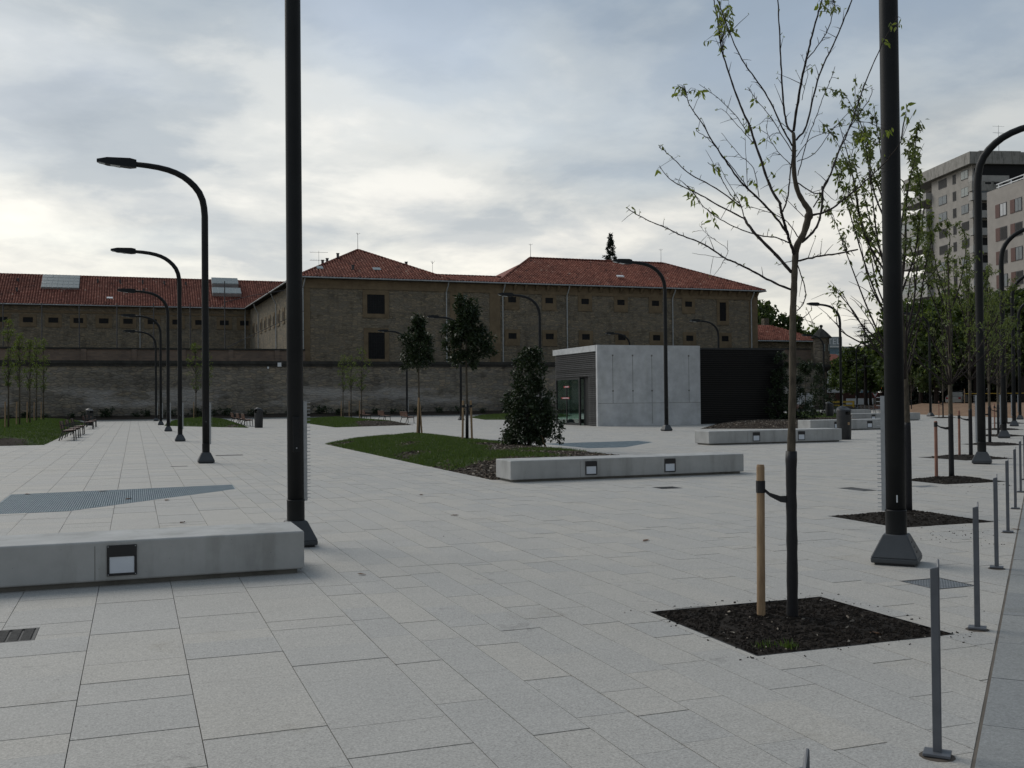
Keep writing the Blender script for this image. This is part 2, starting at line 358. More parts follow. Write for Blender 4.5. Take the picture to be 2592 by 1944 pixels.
# convex polygon minus convex polygon -> convex pieces
def clip_half(poly, a, b, keep_left):
    out = []; n = len(poly)
    def sd(p): return (b[0] - a[0]) * (p[1] - a[1]) - (b[1] - a[1]) * (p[0] - a[0])
    for i in range(n):
        p, q = poly[i], poly[(i + 1) % n]; sp, sq = sd(p), sd(q)
        if not keep_left: sp, sq = -sp, -sq
        if sp >= 0: out.append(p)
        if (sp > 0 and sq < 0) or (sp < 0 and sq > 0):
            t = sp / (sp - sq); out.append((p[0] + (q[0] - p[0]) * t, p[1] + (q[1] - p[1]) * t))
    return out
def area(p): return .5 * sum(p[i][0] * p[(i + 1) % len(p)][1] - p[(i + 1) % len(p)][0] * p[i][1] for i in range(len(p)))
def subtract(poly, hole):   # hole counter-clockwise convex
    res = []; cur = poly
    for i in range(len(hole)):
        a, b = hole[i], hole[(i + 1) % len(hole)]
        o = clip_half(cur, a, b, False)
        if len(o) > 2 and abs(area(o)) > 4e-4: res.append(o)
        cur = clip_half(cur, a, b, True)
        if len(cur) < 3 or abs(area(cur)) < 1e-5: return res
    return res
def bbox(p): return min(x for x, y in p), max(x for x, y in p), min(y for x, y in p), max(y for x, y in p)
def ccw(p): return p if area(p) > 0 else p[::-1]

TRUNK1=[[4.5754,6.5229,-0.0069,0.0395],[4.5745,6.5158,0.4615,0.0366],[4.5707,6.5102,0.9007,0.0351],[4.5719,6.5048,1.2169,0.0307],[4.5817,6.4946,1.6325,0.0265],[4.5851,6.4874,2.013,0.0259],[4.5867,6.4834,2.2238,0.0244],[4.5958,6.4767,2.4374,0.0238],[4.6019,6.472,2.5954,0.0233],[4.6162,6.4646,2.7329,0.0244],[4.6633,6.4459,2.8261,0.0233],[4.694,6.433,2.9341,0.0265],[4.7024,6.429,2.9955,0.0233],[4.6642,6.4419,3.0603,0.0191],[4.6232,6.4555,3.1456,0.0175],[4.599,6.4621,3.2834,0.0164],[4.5998,6.4584,3.5,0.0143],[4.5946,6.4591,3.5762,0.0127]]
BR1=[[[4.596,6.459,3.575,0.0085],[4.586,6.523,3.644,0.0077],[4.596,6.579,3.831,0.007],[4.616,6.63,4.086,0.0062],[4.641,6.678,4.377,0.0055],[4.661,6.728,4.673,0.0047],[4.681,6.778,4.983,0.0039]],[[4.596,6.458,3.586,0.0106],[4.6,6.416,3.756,0.0096],[4.614,6.37,3.955,0.0087],[4.627,6.325,4.1,0.0078],[4.64,6.28,4.244,0.0068],[4.657,6.233,4.386,0.0059],[4.665,6.191,4.476,0.005],[4.672,6.149,4.585,0.0041]],[[4.616,6.452,3.522,0.0074],[4.734,6.491,3.648,0.007],[4.833,6.534,3.884,0.0066],[4.934,6.578,4.103,0.0062],[5.056,6.614,4.292,0.0058],[5.179,6.65,4.484,0.0054],[5.315,6.68,4.736,0.005],[5.41,6.727,4.879,0.0045]],[[4.596,6.291,4.065,0.0042],[4.661,6.226,4.166,0.0037],[4.696,6.172,4.255,0.0033],[4.711,6.125,4.375,0.0029],[4.697,6.089,4.432,0.0025]],[[4.586,6.464,3.48,0.0064],[4.466,6.414,3.596,0.0058],[4.319,6.374,3.792,0.0053],[4.193,6.327,3.891,0.0048],[4.069,6.279,3.977,0.0043],[3.938,6.234,4.13,0.0039],[3.818,6.183,4.308,0.0034],[3.745,6.118,4.374,0.0029]],[[4.387,6.331,3.01,0.0103],[4.36,6.431,3.173,0.0096],[4.342,6.527,3.413,0.0088],[4.323,6.624,3.648,0.0081],[4.311,6.718,3.822,0.0073],[4.289,6.816,4.055,0.0065],[4.275,6.91,4.303,0.0057],[4.281,6.996,4.612,0.0048],[4.306,7.078,4.78,0.0039]],[[4.602,6.471,2.658,0.0116],[4.543,6.438,2.746,0.011],[4.484,6.405,2.844,0.0105],[4.426,6.371,2.94,0.0099],[4.382,6.333,3.014,0.0093]],[[4.419,6.352,2.963,0.0062],[4.487,6.385,3.088,0.0056],[4.541,6.423,3.277,0.0049],[4.591,6.462,3.448,0.0042]],[[4.494,6.402,2.808,0.0089],[4.339,6.369,2.952,0.008],[4.158,6.347,3.082,0.0072],[4.037,6.303,3.147,0.0063],[3.89,6.269,3.281,0.0055],[3.772,6.223,3.382,0.0047],[3.647,6.18,3.51,0.0039],[3.533,6.134,3.605,0.0031],[3.474,6.068,3.668,0.0024]],[[4.118,6.321,3.095,0.0036],[4.001,6.283,3.191,0.0031],[3.839,6.26,3.336,0.0027],[3.725,6.22,3.408,0.0023],[3.613,6.181,3.443,0.002]],[[4.422,6.851,2.995,0.0066],[4.289,7.004,3.115,0.0058],[4.173,7.151,3.236,0.005],[4.085,7.288,3.326,0.0041],[4.048,7.406,3.417,0.0032],[4.042,7.513,3.521,0.0023]],[[4.401,6.857,3.083,0.0055],[4.221,6.931,3.23,0.0048],[4.04,7.006,3.344,0.0042],[3.942,7.051,3.447,0.0035],[3.864,7.088,3.528,0.0029],[3.827,7.112,3.564,0.0022]],[[4.577,6.482,2.542,0.0127],[4.497,6.588,2.702,0.0119],[4.419,6.694,2.843,0.0111],[4.4,6.78,2.943,0.0102],[4.417,6.853,3.005,0.0094]],[[4.417,6.853,3.005,0.0044],[4.369,6.826,3.091,0.0039],[4.296,6.809,3.139,0.0035],[4.214,6.795,3.229,0.003],[4.142,6.777,3.319,0.0026],[4.05,6.767,3.386,0.0021]],[[4.573,6.48,2.754,0.0053],[4.425,6.427,2.782,0.0048],[4.241,6.388,2.788,0.0043],[4.041,6.354,2.825,0.0038],[3.873,6.308,2.87,0.0033],[3.718,6.257,2.933,0.0028],[3.602,6.192,3.003,0.0023],[3.488,6.126,3.061,0.0019],[3.376,6.06,3.079,0.0014]],[[4.572,6.486,2.415,0.0085],[4.459,6.574,2.485,0.008],[4.355,6.659,2.566,0.0075],[4.279,6.734,2.627,0.007],[4.212,6.806,2.677,0.0065],[4.114,6.889,2.772,0.006],[4.056,6.958,2.823,0.0055],[3.965,7.039,2.875,0.005],[3.884,7.116,2.939,0.0044],[3.78,7.201,3.003,0.0039],[3.686,7.283,3.079,0.0034],[3.654,7.342,3.128,0.0028]],[[4.622,6.464,2.626,0.0074],[4.648,6.277,2.634,0.0067],[4.678,6.089,2.631,0.0061],[4.712,5.899,2.636,0.0054]],[[4.723,6.422,2.964,0.0085],[4.759,6.284,2.974,0.0075],[4.782,6.151,3.024,0.0065],[4.802,6.019,3.082,0.0056],[4.829,5.883,3.157,0.0046],[4.852,5.749,3.238,0.0038],[4.854,5.623,3.326,0.0029]],[[4.652,6.451,2.764,0.0095],[4.789,6.479,2.87,0.009],[4.876,6.525,2.99,0.0084],[4.939,6.58,3.166,0.0078],[4.981,6.643,3.236,0.0072]],[[4.981,6.643,3.22,0.0077],[5.067,6.65,3.338,0.0071],[5.154,6.655,3.534,0.0065],[5.231,6.665,3.654,0.0059],[5.33,6.665,3.876,0.0053],[5.429,6.665,4.111,0.0047],[5.54,6.661,4.325,0.0041],[5.63,6.666,4.484,0.0035],[5.731,6.667,4.622,0.0029]],[[4.856,6.585,3.06,0.0049],[5.033,6.641,3.279,0.0045],[5.149,6.72,3.437,0.0041],[5.309,6.782,3.689,0.0037],[5.493,6.836,3.89,0.0033],[5.658,6.897,4.061,0.0028],[5.748,6.987,4.177,0.0024]],[[4.624,6.454,3.204,0.0048],[4.826,6.541,3.159,0.0046],[4.981,6.644,3.187,0.0044]],[[4.625,6.453,3.257,0.0037],[4.624,6.343,3.476,0.0033],[4.622,6.236,3.616,0.003],[4.608,6.132,3.731,0.0026],[4.603,6.026,3.842,0.0023],[4.558,5.935,3.871,0.002]],[[4.615,6.454,3.395,0.0032],[4.623,6.308,3.488,0.0026],[4.667,6.15,3.515,0.002],[4.696,5.997,3.54,0.0015]],[[4.62,6.453,3.363,0.0032],[4.822,6.511,3.455,0.0028],[5.033,6.564,3.669,0.0025],[5.302,6.595,3.921,0.0021],[5.416,6.684,4.081,0.0017]],[[4.585,6.466,3.332,0.0032],[4.603,6.67,3.486,0.0027],[4.647,6.864,3.668,0.0022],[4.752,7.037,3.799,0.0017]],[[4.585,6.465,3.438,0.0037],[4.589,6.646,3.653,0.0034],[4.609,6.823,3.832,0.003],[4.635,6.997,3.972,0.0027],[4.669,7.168,4.127,0.0023]],[[4.317,6.562,3.504,0.0026],[4.245,6.657,3.65,0.0023],[4.201,6.742,3.765,0.002],[4.196,6.814,3.816,0.0016]],[[4.343,6.657,3.582,0.0032],[4.208,6.598,3.685,0.0028],[4.046,6.55,3.785,0.0024],[3.906,6.494,3.829,0.0019],[3.787,6.43,3.851,0.0015]],[[4.081,6.282,3.075,0.0025],[4.114,6.346,3.284,0.002],[4.147,6.411,3.497,0.0015]],[[4.185,6.298,3.043,0.0031],[4.204,6.394,3.269,0.0026],[4.162,6.513,3.397,0.0021],[4.094,6.642,3.58,0.0016]],[[4.391,6.86,3.094,0.0033],[4.306,6.784,3.152,0.0027],[4.171,6.725,3.273,0.0021],[4.073,6.653,3.358,0.0016]],[[4.645,6.442,3.49,0.0021],[4.716,6.468,3.587,0.0016],[4.782,6.495,3.707,0.0011]],[[4.596,6.349,3.789,0.0026],[4.657,6.396,3.914,0.0023],[4.718,6.442,4.04,0.0019],[4.708,6.514,4.19,0.0016]],[[4.622,6.465,2.594,0.0042],[4.669,6.463,2.468,0.0041],[4.691,6.469,2.385,0.004],[4.683,6.487,2.312,0.0039],[4.646,6.515,2.26,0.0037]],[[4.615,6.474,2.182,0.0032],[4.65,6.407,2.219,0.0028],[4.654,6.352,2.257,0.0024],[4.62,6.311,2.284,0.0021]],[[4.6,6.373,2.184,0.0021],[4.628,6.31,2.159,0.0018],[4.616,6.261,2.13,0.0015]],[[4.222,6.822,2.679,0.0027],[4.165,6.791,2.608,0.0019],[4.087,6.767,2.533,0.0011]],[[4.222,6.822,2.679,0.0022],[4.283,6.878,2.755,0.0019],[4.241,6.973,2.833,0.0017],[4.186,7.071,2.924,0.0014],[4.209,7.141,3.004,0.0011]],[[4.222,6.822,2.679,0.0022],[4.028,6.787,2.689,0.0016],[3.886,6.732,2.692,0.0011]],[[4.582,6.479,2.627,0.0032],[4.424,6.431,2.583,0.0016]],[[4.633,6.458,2.796,0.0042],[4.474,6.372,2.89,0.0035],[4.319,6.286,2.92,0.0027],[4.071,6.234,2.958,0.002]],[[4.663,6.444,2.954,0.0032],[4.703,6.64,3.077,0.0024],[4.729,6.841,3.226,0.0017]],[[4.928,6.556,3.189,0.0022],[5.084,6.607,3.131,0.0018],[5.169,6.678,3.373,0.0015],[5.318,6.729,3.473,0.0011]]]
LF1=[[4.144,6.69,4.443],[4.151,6.688,4.456],[4.247,6.744,4.564],[4.135,6.663,4.379],[4.128,6.649,4.431],[4.256,6.752,4.563],[4.14,6.668,4.514],[4.157,6.8,4.594],[4.182,6.728,4.515],[4.091,6.652,4.532],[4.193,6.808,4.519],[4.165,6.656,4.534],[4.25,6.773,4.569],[4.173,6.682,4.547],[4.075,6.654,4.5],[4.074,6.627,4.34],[4.181,6.647,4.438],[4.088,6.696,4.489],[4.172,6.683,4.478],[4.143,6.661,4.372],[4.093,6.69,4.385],[4.039,6.652,4.493],[4.218,6.756,4.488],[4.11,6.684,4.506],[4.117,6.61,4.373],[4.191,6.812,4.641],[4.087,6.612,4.566],[4.172,6.777,4.386],[4.109,6.76,4.43],[4.131,6.641,4.513],[4.119,6.695,4.462],[4.13,6.596,4.457],[4.217,6.761,4.498],[4.08,6.637,4.404],[4.162,6.635,4.468],[4.125,6.638,4.448],[4.086,6.62,4.481],[4.186,6.827,4.526],[4.228,6.756,4.448],[4.089,6.731,4.415],[4.098,6.616,4.37],[4.176,6.803,4.493],[4.119,6.604,4.517],[4.117,6.652,4.405],[4.117,6.636,4.337],[4.232,6.701,4.451],[4.251,6.778,4.525],[4.149,6.774,4.6],[4.1,6.658,4.459],[4.26,6.78,4.61],[4.163,6.786,4.426],[4.117,6.731,4.577],[4.092,6.674,4.549],[4.165,6.599,4.505],[4.25,6.719,4.523],[4.175,6.61,4.419],[4.156,6.599,4.466],[4.193,6.717,4.406],[4.118,6.652,4.582],[4.164,6.585,4.439],[4.249,6.757,4.427],[4.215,6.703,4.451],[4.237,6.726,4.42],[4.198,6.768,4.359],[4.087,6.618,4.341],[4.244,6.678,4.377],[4.183,6.611,4.393],[4.159,6.718,4.349],[4.302,6.743,4.412],[4.222,6.659,4.355],[4.169,6.64,4.396],[4.075,6.64,4.349],[4.285,6.764,4.389],[4.199,6.788,4.422],[4.247,6.776,4.434],[4.25,6.764,4.387],[4.137,6.955,4.36],[4.177,6.935,4.373],[4.194,7.029,4.4],[4.176,6.899,4.365],[4.329,7.02,4.319],[4.281,6.932,4.336],[4.324,6.989,4.298],[4.362,7.042,4.394],[4.304,6.984,4.356],[4.417,7.095,4.391],[3.454,6.149,3.657],[3.369,6.015,3.671],[3.462,6.113,3.715],[3.405,6.003,3.644],[3.494,6.163,3.722],[3.392,6.06,3.643],[3.417,6.064,3.679],[3.476,6.106,3.695],[3.369,5.985,3.624],[3.535,6.13,3.695],[3.509,6.17,3.75],[3.461,6.072,3.648],[3.419,6.154,3.718],[3.473,6.107,3.691],[3.431,6.113,3.722],[3.504,6.166,3.729],[3.45,6.178,3.687],[3.398,6.027,3.681],[3.477,6.194,3.681],[3.454,6.05,3.687],[3.563,6.066,3.685],[3.585,6.091,3.679],[3.541,6.062,3.691],[3.551,6.006,3.66],[3.66,6.178,3.697],[3.568,6.039,3.676],[3.547,6.024,3.649],[3.632,6.134,3.71],[4.644,7.022,3.978],[4.713,7.122,4.029],[4.712,7.165,4.062],[4.613,6.998,3.955],[4.641,7.028,3.989],[4.733,7.166,4.034],[4.68,7.112,3.983],[4.529,6.915,3.749],[4.536,6.813,3.718],[4.458,6.839,3.723],[4.494,6.901,3.721],[4.414,6.758,3.678],[4.489,6.787,3.7],[4.42,6.796,3.711],[4.373,6.737,3.659],[4.544,6.912,3.729],[4.537,6.782,3.581],[4.497,6.721,3.584],[4.401,6.663,3.547],[4.53,6.748,3.61],[4.503,6.675,3.576],[4.516,6.723,3.598],[4.544,6.691,3.428],[4.508,6.701,3.419],[4.477,6.644,3.43],[4.485,6.65,3.4],[4.467,6.647,3.399],[4.481,6.606,3.256],[4.497,6.54,3.294],[4.44,6.527,3.292],[4.408,6.425,3.244],[4.446,6.53,3.291],[4.275,6.773,3.129],[4.461,6.885,3.126],[4.399,6.926,3.166],[4.302,6.711,3.138],[4.394,6.836,3.169],[4.349,6.704,3.102],[4.299,6.804,3.121],[4.438,6.869,3.173],[4.343,6.851,3.104],[4.453,6.905,3.143],[4.319,6.781,3.17],[4.344,6.875,3.183],[4.253,6.734,3.1],[4.373,6.756,3.152],[4.108,6.779,3.377],[4.122,6.772,3.372],[4.03,6.656,3.312],[4.14,6.841,3.364],[4.072,6.655,3.315],[4.059,6.661,3.333],[3.562,6.143,2.989],[3.504,6.022,2.995],[3.58,6.218,3.015],[3.583,6.18,3.011],[3.535,6.058,2.979],[3.557,6.205,3.031],[3.528,6.031,2.936],[3.574,6.164,2.976],[3.49,6.008,2.931],[3.593,6.212,2.972],[3.588,6.216,2.992],[3.741,6.259,2.909],[3.77,6.254,2.921],[3.741,6.195,2.898],[3.606,6.091,2.894],[3.677,6.161,2.889],[3.744,6.214,2.844],[3.814,6.289,2.877],[3.757,6.172,2.831],[3.746,6.171,2.814],[3.753,6.211,2.848],[4.59,6.049,4.421],[4.566,6.064,4.345],[4.74,6.156,4.433],[4.648,6.106,4.45],[4.733,6.132,4.42],[4.619,6.086,4.387],[4.605,6.109,4.397],[4.709,6.157,4.428],[4.595,6.028,4.399],[4.701,6.188,4.411],[4.579,6.139,4.405],[4.701,6.114,4.384],[4.53,6.029,4.386],[4.535,6.057,4.359],[4.656,6.05,4.383],[4.639,6.145,4.41],[4.707,6.13,4.401],[4.643,6.22,4.46],[4.662,6.112,4.386],[4.668,6.192,4.447],[4.619,6.022,4.345],[4.78,6.182,4.473],[4.717,6.107,4.386],[4.789,6.151,4.427],[4.775,6.133,4.41],[4.576,6.073,4.405],[4.766,6.157,4.429],[4.639,6.055,4.359],[4.687,6.191,4.484],[4.571,6.009,4.336],[5.745,6.749,4.637],[5.695,6.574,4.551],[5.655,6.64,4.561],[5.819,6.715,4.663],[5.822,6.742,4.594],[5.657,6.568,4.556],[5.714,6.654,4.563],[5.628,6.644,4.426],[5.568,6.635,4.452],[5.563,6.608,4.431],[5.626,6.668,4.443],[5.531,6.58,4.392],[4.992,5.711,3.611],[4.966,5.598,3.556],[4.971,5.663,3.617],[5.014,5.733,3.593],[4.903,5.643,3.583],[4.965,5.68,3.604],[4.973,5.702,3.623],[5.035,5.777,3.571],[5.035,5.776,3.589],[4.919,5.653,3.52],[4.932,5.651,3.512],[4.941,5.642,3.505],[5.537,6.599,3.679],[5.597,6.58,3.728],[5.538,6.542,3.699],[5.52,6.526,3.682],[5.621,6.654,3.723],[5.533,6.582,3.702],[5.465,6.713,3.678],[5.387,6.754,3.663],[5.453,6.681,3.643],[5.551,6.873,3.718],[5.43,6.806,3.677],[5.479,6.735,3.683],[5.448,6.75,3.681],[5.471,6.773,3.721],[5.543,6.809,3.713],[4.136,6.285,3.136],[4.129,6.262,3.132],[4.202,6.351,3.146],[4.133,6.268,3.16],[4.13,6.289,3.161],[4.565,6.584,3.176],[4.565,6.561,3.183],[4.527,6.546,3.176],[3.863,7.13,3.573],[3.828,7.07,3.552],[3.872,7.129,3.562],[4.001,7.448,3.475],[4.005,7.49,3.476],[4.069,7.592,3.499],[3.66,7.216,3.085],[3.685,7.322,3.129],[4.6,6.282,2.148],[4.677,6.401,2.136],[4.702,6.457,2.158],[3.674,6.278,3.482],[3.611,6.142,3.438],[3.629,6.248,3.462],[4.679,6.79,3.635],[4.586,6.701,3.579],[4.556,6.669,3.592],[4.635,6.713,3.608],[4.774,6.455,4.087],[4.775,6.472,4.082]]
TIPS2=[[9.21,11.74,5.77],[9.66,12.11,5.77],[8.85,11.45,5.34],[8.91,11.01,5.17],[9.5,12.39,5.37],[9.79,11.85,5.57],[8.67,11.32,4.76],[9.91,12.56,5.24],[9.28,11.95,4.64],[8.73,11.41,4.01],[9.77,12.41,4.39],[10.35,11.65,5.4],[9.75,11.03,4.77],[10.47,11.94,4.8],[10.03,11.25,4.47],[10.58,11.8,4.1],[9.55,10.8,3.47],[10.97,12.18,4.54],[9.16,12.12,3.22],[8.92,11.47,2.98],[9.88,12.39,2.96],[8.97,11.66,2.82],[10.46,11.75,3.19],[8.81,10.96,3.57],[10.11,11.13,3.75],[10.31,11.6,2.73]]

# ================================================================ SETTING
KD = Vector((.7342, .6790)); KN = Vector((.6790, -.7342)); K0 = Vector((3.42, 3.56))     # street kerb line
def kp(s, off=0.0): p = K0 + KD * s + KN * off; return (p.x, p.y)
KA, KB = kp(-12), kp(74)
# ground, road
g = MB(); g.poly([(-900, -700, -.16), (1500, -700, -.16), (1500, 1600, -.16), (-900, 1600, -.16)]); tag(g.obj('ground', 'field_ground'), kind='structure')
g = MB(); g.poly([(*kp(-60, .21), -.13), (*kp(-60, 9.5), -.13), (*kp(70, 9.5), -.13), (*kp(150, 30), -.13), (*kp(150, .0), -.13), (*kp(78, .21), -.13)][::1]); g.f = [tuple(f) for f in g.f]; tag(g.obj('road', 'asphalt'), kind='structure')
g = MB(); g.poly([(86, 92, -.125), (100, 86, -.125), (260, 300, -.125), (235, 310, -.125)]); tag(g.obj('far_road', 'asphalt'), kind='structure')

PITS = [((3.66, 5.59), (5.21, 7.04)), ((8.82, 10.32), (10.32, 11.74)), ((13.85, 15.0), (15.31, 16.25)), ((19.35, 20.25), (20.95, 21.95)),
        ((25.6, 25.6), (27.1, 27.1)), ((31.3, 31.0), (32.8, 32.5)), ((37.1, 36.7), (38.6, 38.2)), ((45.6, 44.6), (47.1, 46.1)),
        ((53.7, 58.4), (55.3, 59.9)), ((68.1, 78.1), (69.8, 79.7))]
GRATES = [ccw([(-2.08, 16.95), (-.95, 16.98), (1.76, 19.9), (1.79, 20.95), (-2.08, 20.5)]), ccw([(13.95, 31.0), (15.3, 31.0), (17.9, 34.0), (17.95, 35.3), (13.9, 34.9)])]
COVERS = [(-1.10, -.65, 7.82, 8.25, 'slots'), (8.82, 9.24, 16.40, 16.82, 'slots'), (6.27, 6.72, 6.93, 7.37, 'mesh'), (11.66, 11.98, 14.53, 15.24, 'plain'),
          (13.03, 13.45, 14.72, 14.98, 'mesh'), (2.31, 3.12, 32.35, 32.85, 'plain'), (.85, 1.27, 27.58, 27.75, 'plain')]
MOUNDS = dict(
    main=ccw([(6.75, 19.75), (6.75, 39.2), (12.5, 46.7), (12.5, 19.75)]),
    mid=ccw([(11.6, 63.5), (17.3, 66.3), (17.6, 92.0), (12.0, 84.0)]),
    left=ccw([(-12.0, 44.2), (-3.35, 44.6), (-3.4, 88.0), (-6.6, 100.0), (-12.0, 92.0)]),
    row=ccw([(2.0, 76.3), (6.7, 66.4), (7.6, 90.0), (6.0, 98.5), (2.6, 90.0)]),
    far=ccw([(26.5, 79.0), (29.5, 76.0), (39.0, 90.0), (36.0, 98.5), (29.0, 91.0)]),
    right=ccw([(27.6, 47.2), (33.0, 42.6), (36.6, 42.6), (61.5, 79.0), (60.0, 85.0), (45.0, 69.0), (33.2, 54.9)]))
HOLES = [ccw([(a[0], a[1]), (b[0], a[1]), (b[0], b[1]), (a[0], b[1])]) for a, b in PITS] + GRATES + [[(a, c), (b, c), (b, d), (a, d)] for a, b, c, d, _ in COVERS] + list(MOUNDS.values())
HB = [(h, bbox(h)) for h in HOLES]

plaza = MB(); plaza.poly([(-30, -6, -.022), (*kp(-14), -.022), (*kp(74), -.022), (86, 101, -.022), (-30, 101, -.022)])
plaza = tag(plaza.obj('plaza', 'joint_sand'), kind='structure')
FWX = Vector((.3427, .9393)).normalized(); RTX = Vector((FWX.y, -FWX.x))
def seen(x, y, m=3.0, k=.56):
    d = x * FWX.x + y * FWX.y; s = x * RTX.x + y * RTX.y
    return d > .5 and abs(s) < d * k + m
slabs = []
prnd = random.Random(11)
def lay(x0, x1, y0, y1, lens, breaks, gap):
    y = y0 - prnd.random() * .5; yj = 1.0
    while y < y1:
        L = prnd.choice(lens); ye = y + L
        for b in breaks:
            if y < b - .12 and ye > b - .12: ye = b
        a, e = max(y, y0), min(ye, y1)
        if a > 16: gap = max(gap, .010)
        if e - a > .03 and seen((x0 + x1) / 2, (a + e) / 2):
            h = gap * .36; hy = gap * yj / 2; yj = prnd.choice((.6, .9, 1.3, 1.8)); hz_ = gap * yj / 2; poly = [(x0 + h, a + hy), (x1 - h, a + hy), (x1 - h, e - hz_), (x0 + h, e - hz_)]
            if (Vector((x1, a)) - K0).dot(KN) > -.02: poly = clip_half(poly, (*kp(-14, -.018),), (*kp(80, -.018),), True)
            ps = [poly] if len(poly) > 2 else []
            for hl, (bx0, bx1, by0, by1) in HB:
                if bx0 < x1 and bx1 > x0 and by0 < e and by1 > a:
                    ps = [q for p in ps for q in subtract(p, hl)]
            for p in ps: slabs.append((p, prnd.random()))
        y = ye
NEARL = [.30, .40, .45, .60, .60, .9]; NEARR = [.45, .60, .60, .75, .90, 1.2]; FAR = [.6, .9, 1.2, 1.2]
x = -29.7
while x < 86:
    wdt = .6 if x < 1.49 else .3
    lay(x, x + wdt, 2.0, 45.0, NEARL if wdt > .5 else NEARR, [9.82, 25.2, 36.0] if x > 2.9 else [14.1, 30.0], .0065)
    x = round(x + wdt, 3)
x = -29.7
while x < 86:
    lay(x, x + .6, 45.0, 101.0, FAR, [62.0, 80.0], .014); x = round(x + .6, 3)
def proj_size(p):
    cx = sum(q[0] for q in p) / len(p); cy = sum(q[1] for q in p) / len(p); d = cx * FWX.x + cy * FWX.y; s = abs(cx * RTX.x + cy * RTX.y)
    if d < 4.3 or s > d * .497: return 0
    return abs(area(p)) / d ** 3
order = sorted(range(len(slabs)), key=lambda i: -proj_size(slabs[i][0]))
rest = MB(); rest.cur = .5
for n_, i in enumerate(order):
    p, rv = slabs[i]; p = ccw(p); zt = (prnd.random() - .5) * .003
    if n_ < 300:
        mb = MB(); mb.cur = rv; mb.prism(p, -.034, zt); o = mb.obj('slab', 'granite_paving', plaza)
    else:
        rest.cur = rv; k = len(rest.v); n = len(p)
        rest.v += [(x, y, zt) for x, y in p] + [(x, y, -.034) for x, y in p]
        rest.face([k + j for j in range(n)])
        for j in range(n): rest.face((k + j, k + n + j, k + n + (j + 1) % n, k + (j + 1) % n))
tag(rest.obj('paving_slabs', 'granite_paving', plaza), kind='stuff')

# kerb stones along the street
kerb = tag(link('kerb', None), kind='structure')
s_ = -6.0; i = 0
while s_ < 73:
    L = .95; a, b_ = s_ + .004, s_ + L - .004
    mb = MB(); mb.cur = prnd.random(); mb.prism(ccw([kp(a, .0), kp(a, .20), kp(b_, .20), kp(b_, .0)]), -.15, .004 + prnd.random() * .003)
    o = mb.obj('kerb_stone', 'granite_kerb', kerb); s_ += L
mb = MB(); mb.poly([(*kp(-12, -.018), -.003), (*kp(-12, .0), -.003), (*kp(74, .0), -.003), (*kp(74, -.018), -.003)]); mb.obj('mortar_joint', 'mortar_brown', kerb)

# scatter helpers
def blades(mb, pt, h, r, rr):
    a = rr.uniform(0, 6.28); dx, dy = math.cos(a) * r, math.sin(a) * r; b = rr.uniform(0, 6.28); l = rr.uniform(.1, .7) * h
    mb.cur = rr.random(); x, y, z = pt
    mb.poly([(x - dx, y - dy, z), (x + dx, y + dy, z), (x + math.cos(b) * l, y + math.sin(b) * l, z + h)])
def chip(mb, pt, s, rr):
    a = rr.uniform(0, 6.28); ax = Vector((math.cos(a), math.sin(a), rr.uniform(-.4, .4))).normalized(); ay = ax.orthogonal().normalized(); az = ax.cross(ay)
    mb.cur = rr.random(); mb.obox(pt, ax, s * rr.uniform(.6, 1.3), ay, s * rr.uniform(.3, .6), az, s * rr.uniform(.12, .3))
def edist(poly, x, y):
    d = 1e9
    for i in range(len(poly)):
        a, b = poly[i], poly[(i + 1) % len(poly)]; L = math.hypot(b[0] - a[0], b[1] - a[1])
        d = min(d, ((b[0] - a[0]) * (y - a[1]) - (b[1] - a[1]) * (x - a[0])) / L)
    return d
def lump(x, y): return math.sin(x * 2.1 + y * .7) * math.sin(y * 1.7 - x * .9) * .5 + math.sin(x * 5.3 + 1.3 * y) * math.sin(4.1 * y + 1.1) * .25
def mz(poly, H, x, y):
    d = edist(poly, x, y)
    return -.02 if d <= 0 else -.02 + (H + .02) * (1 - math.exp(-(d / .95) ** 1.25)) + .018 * lump(x, y) * min(1, d * 3)
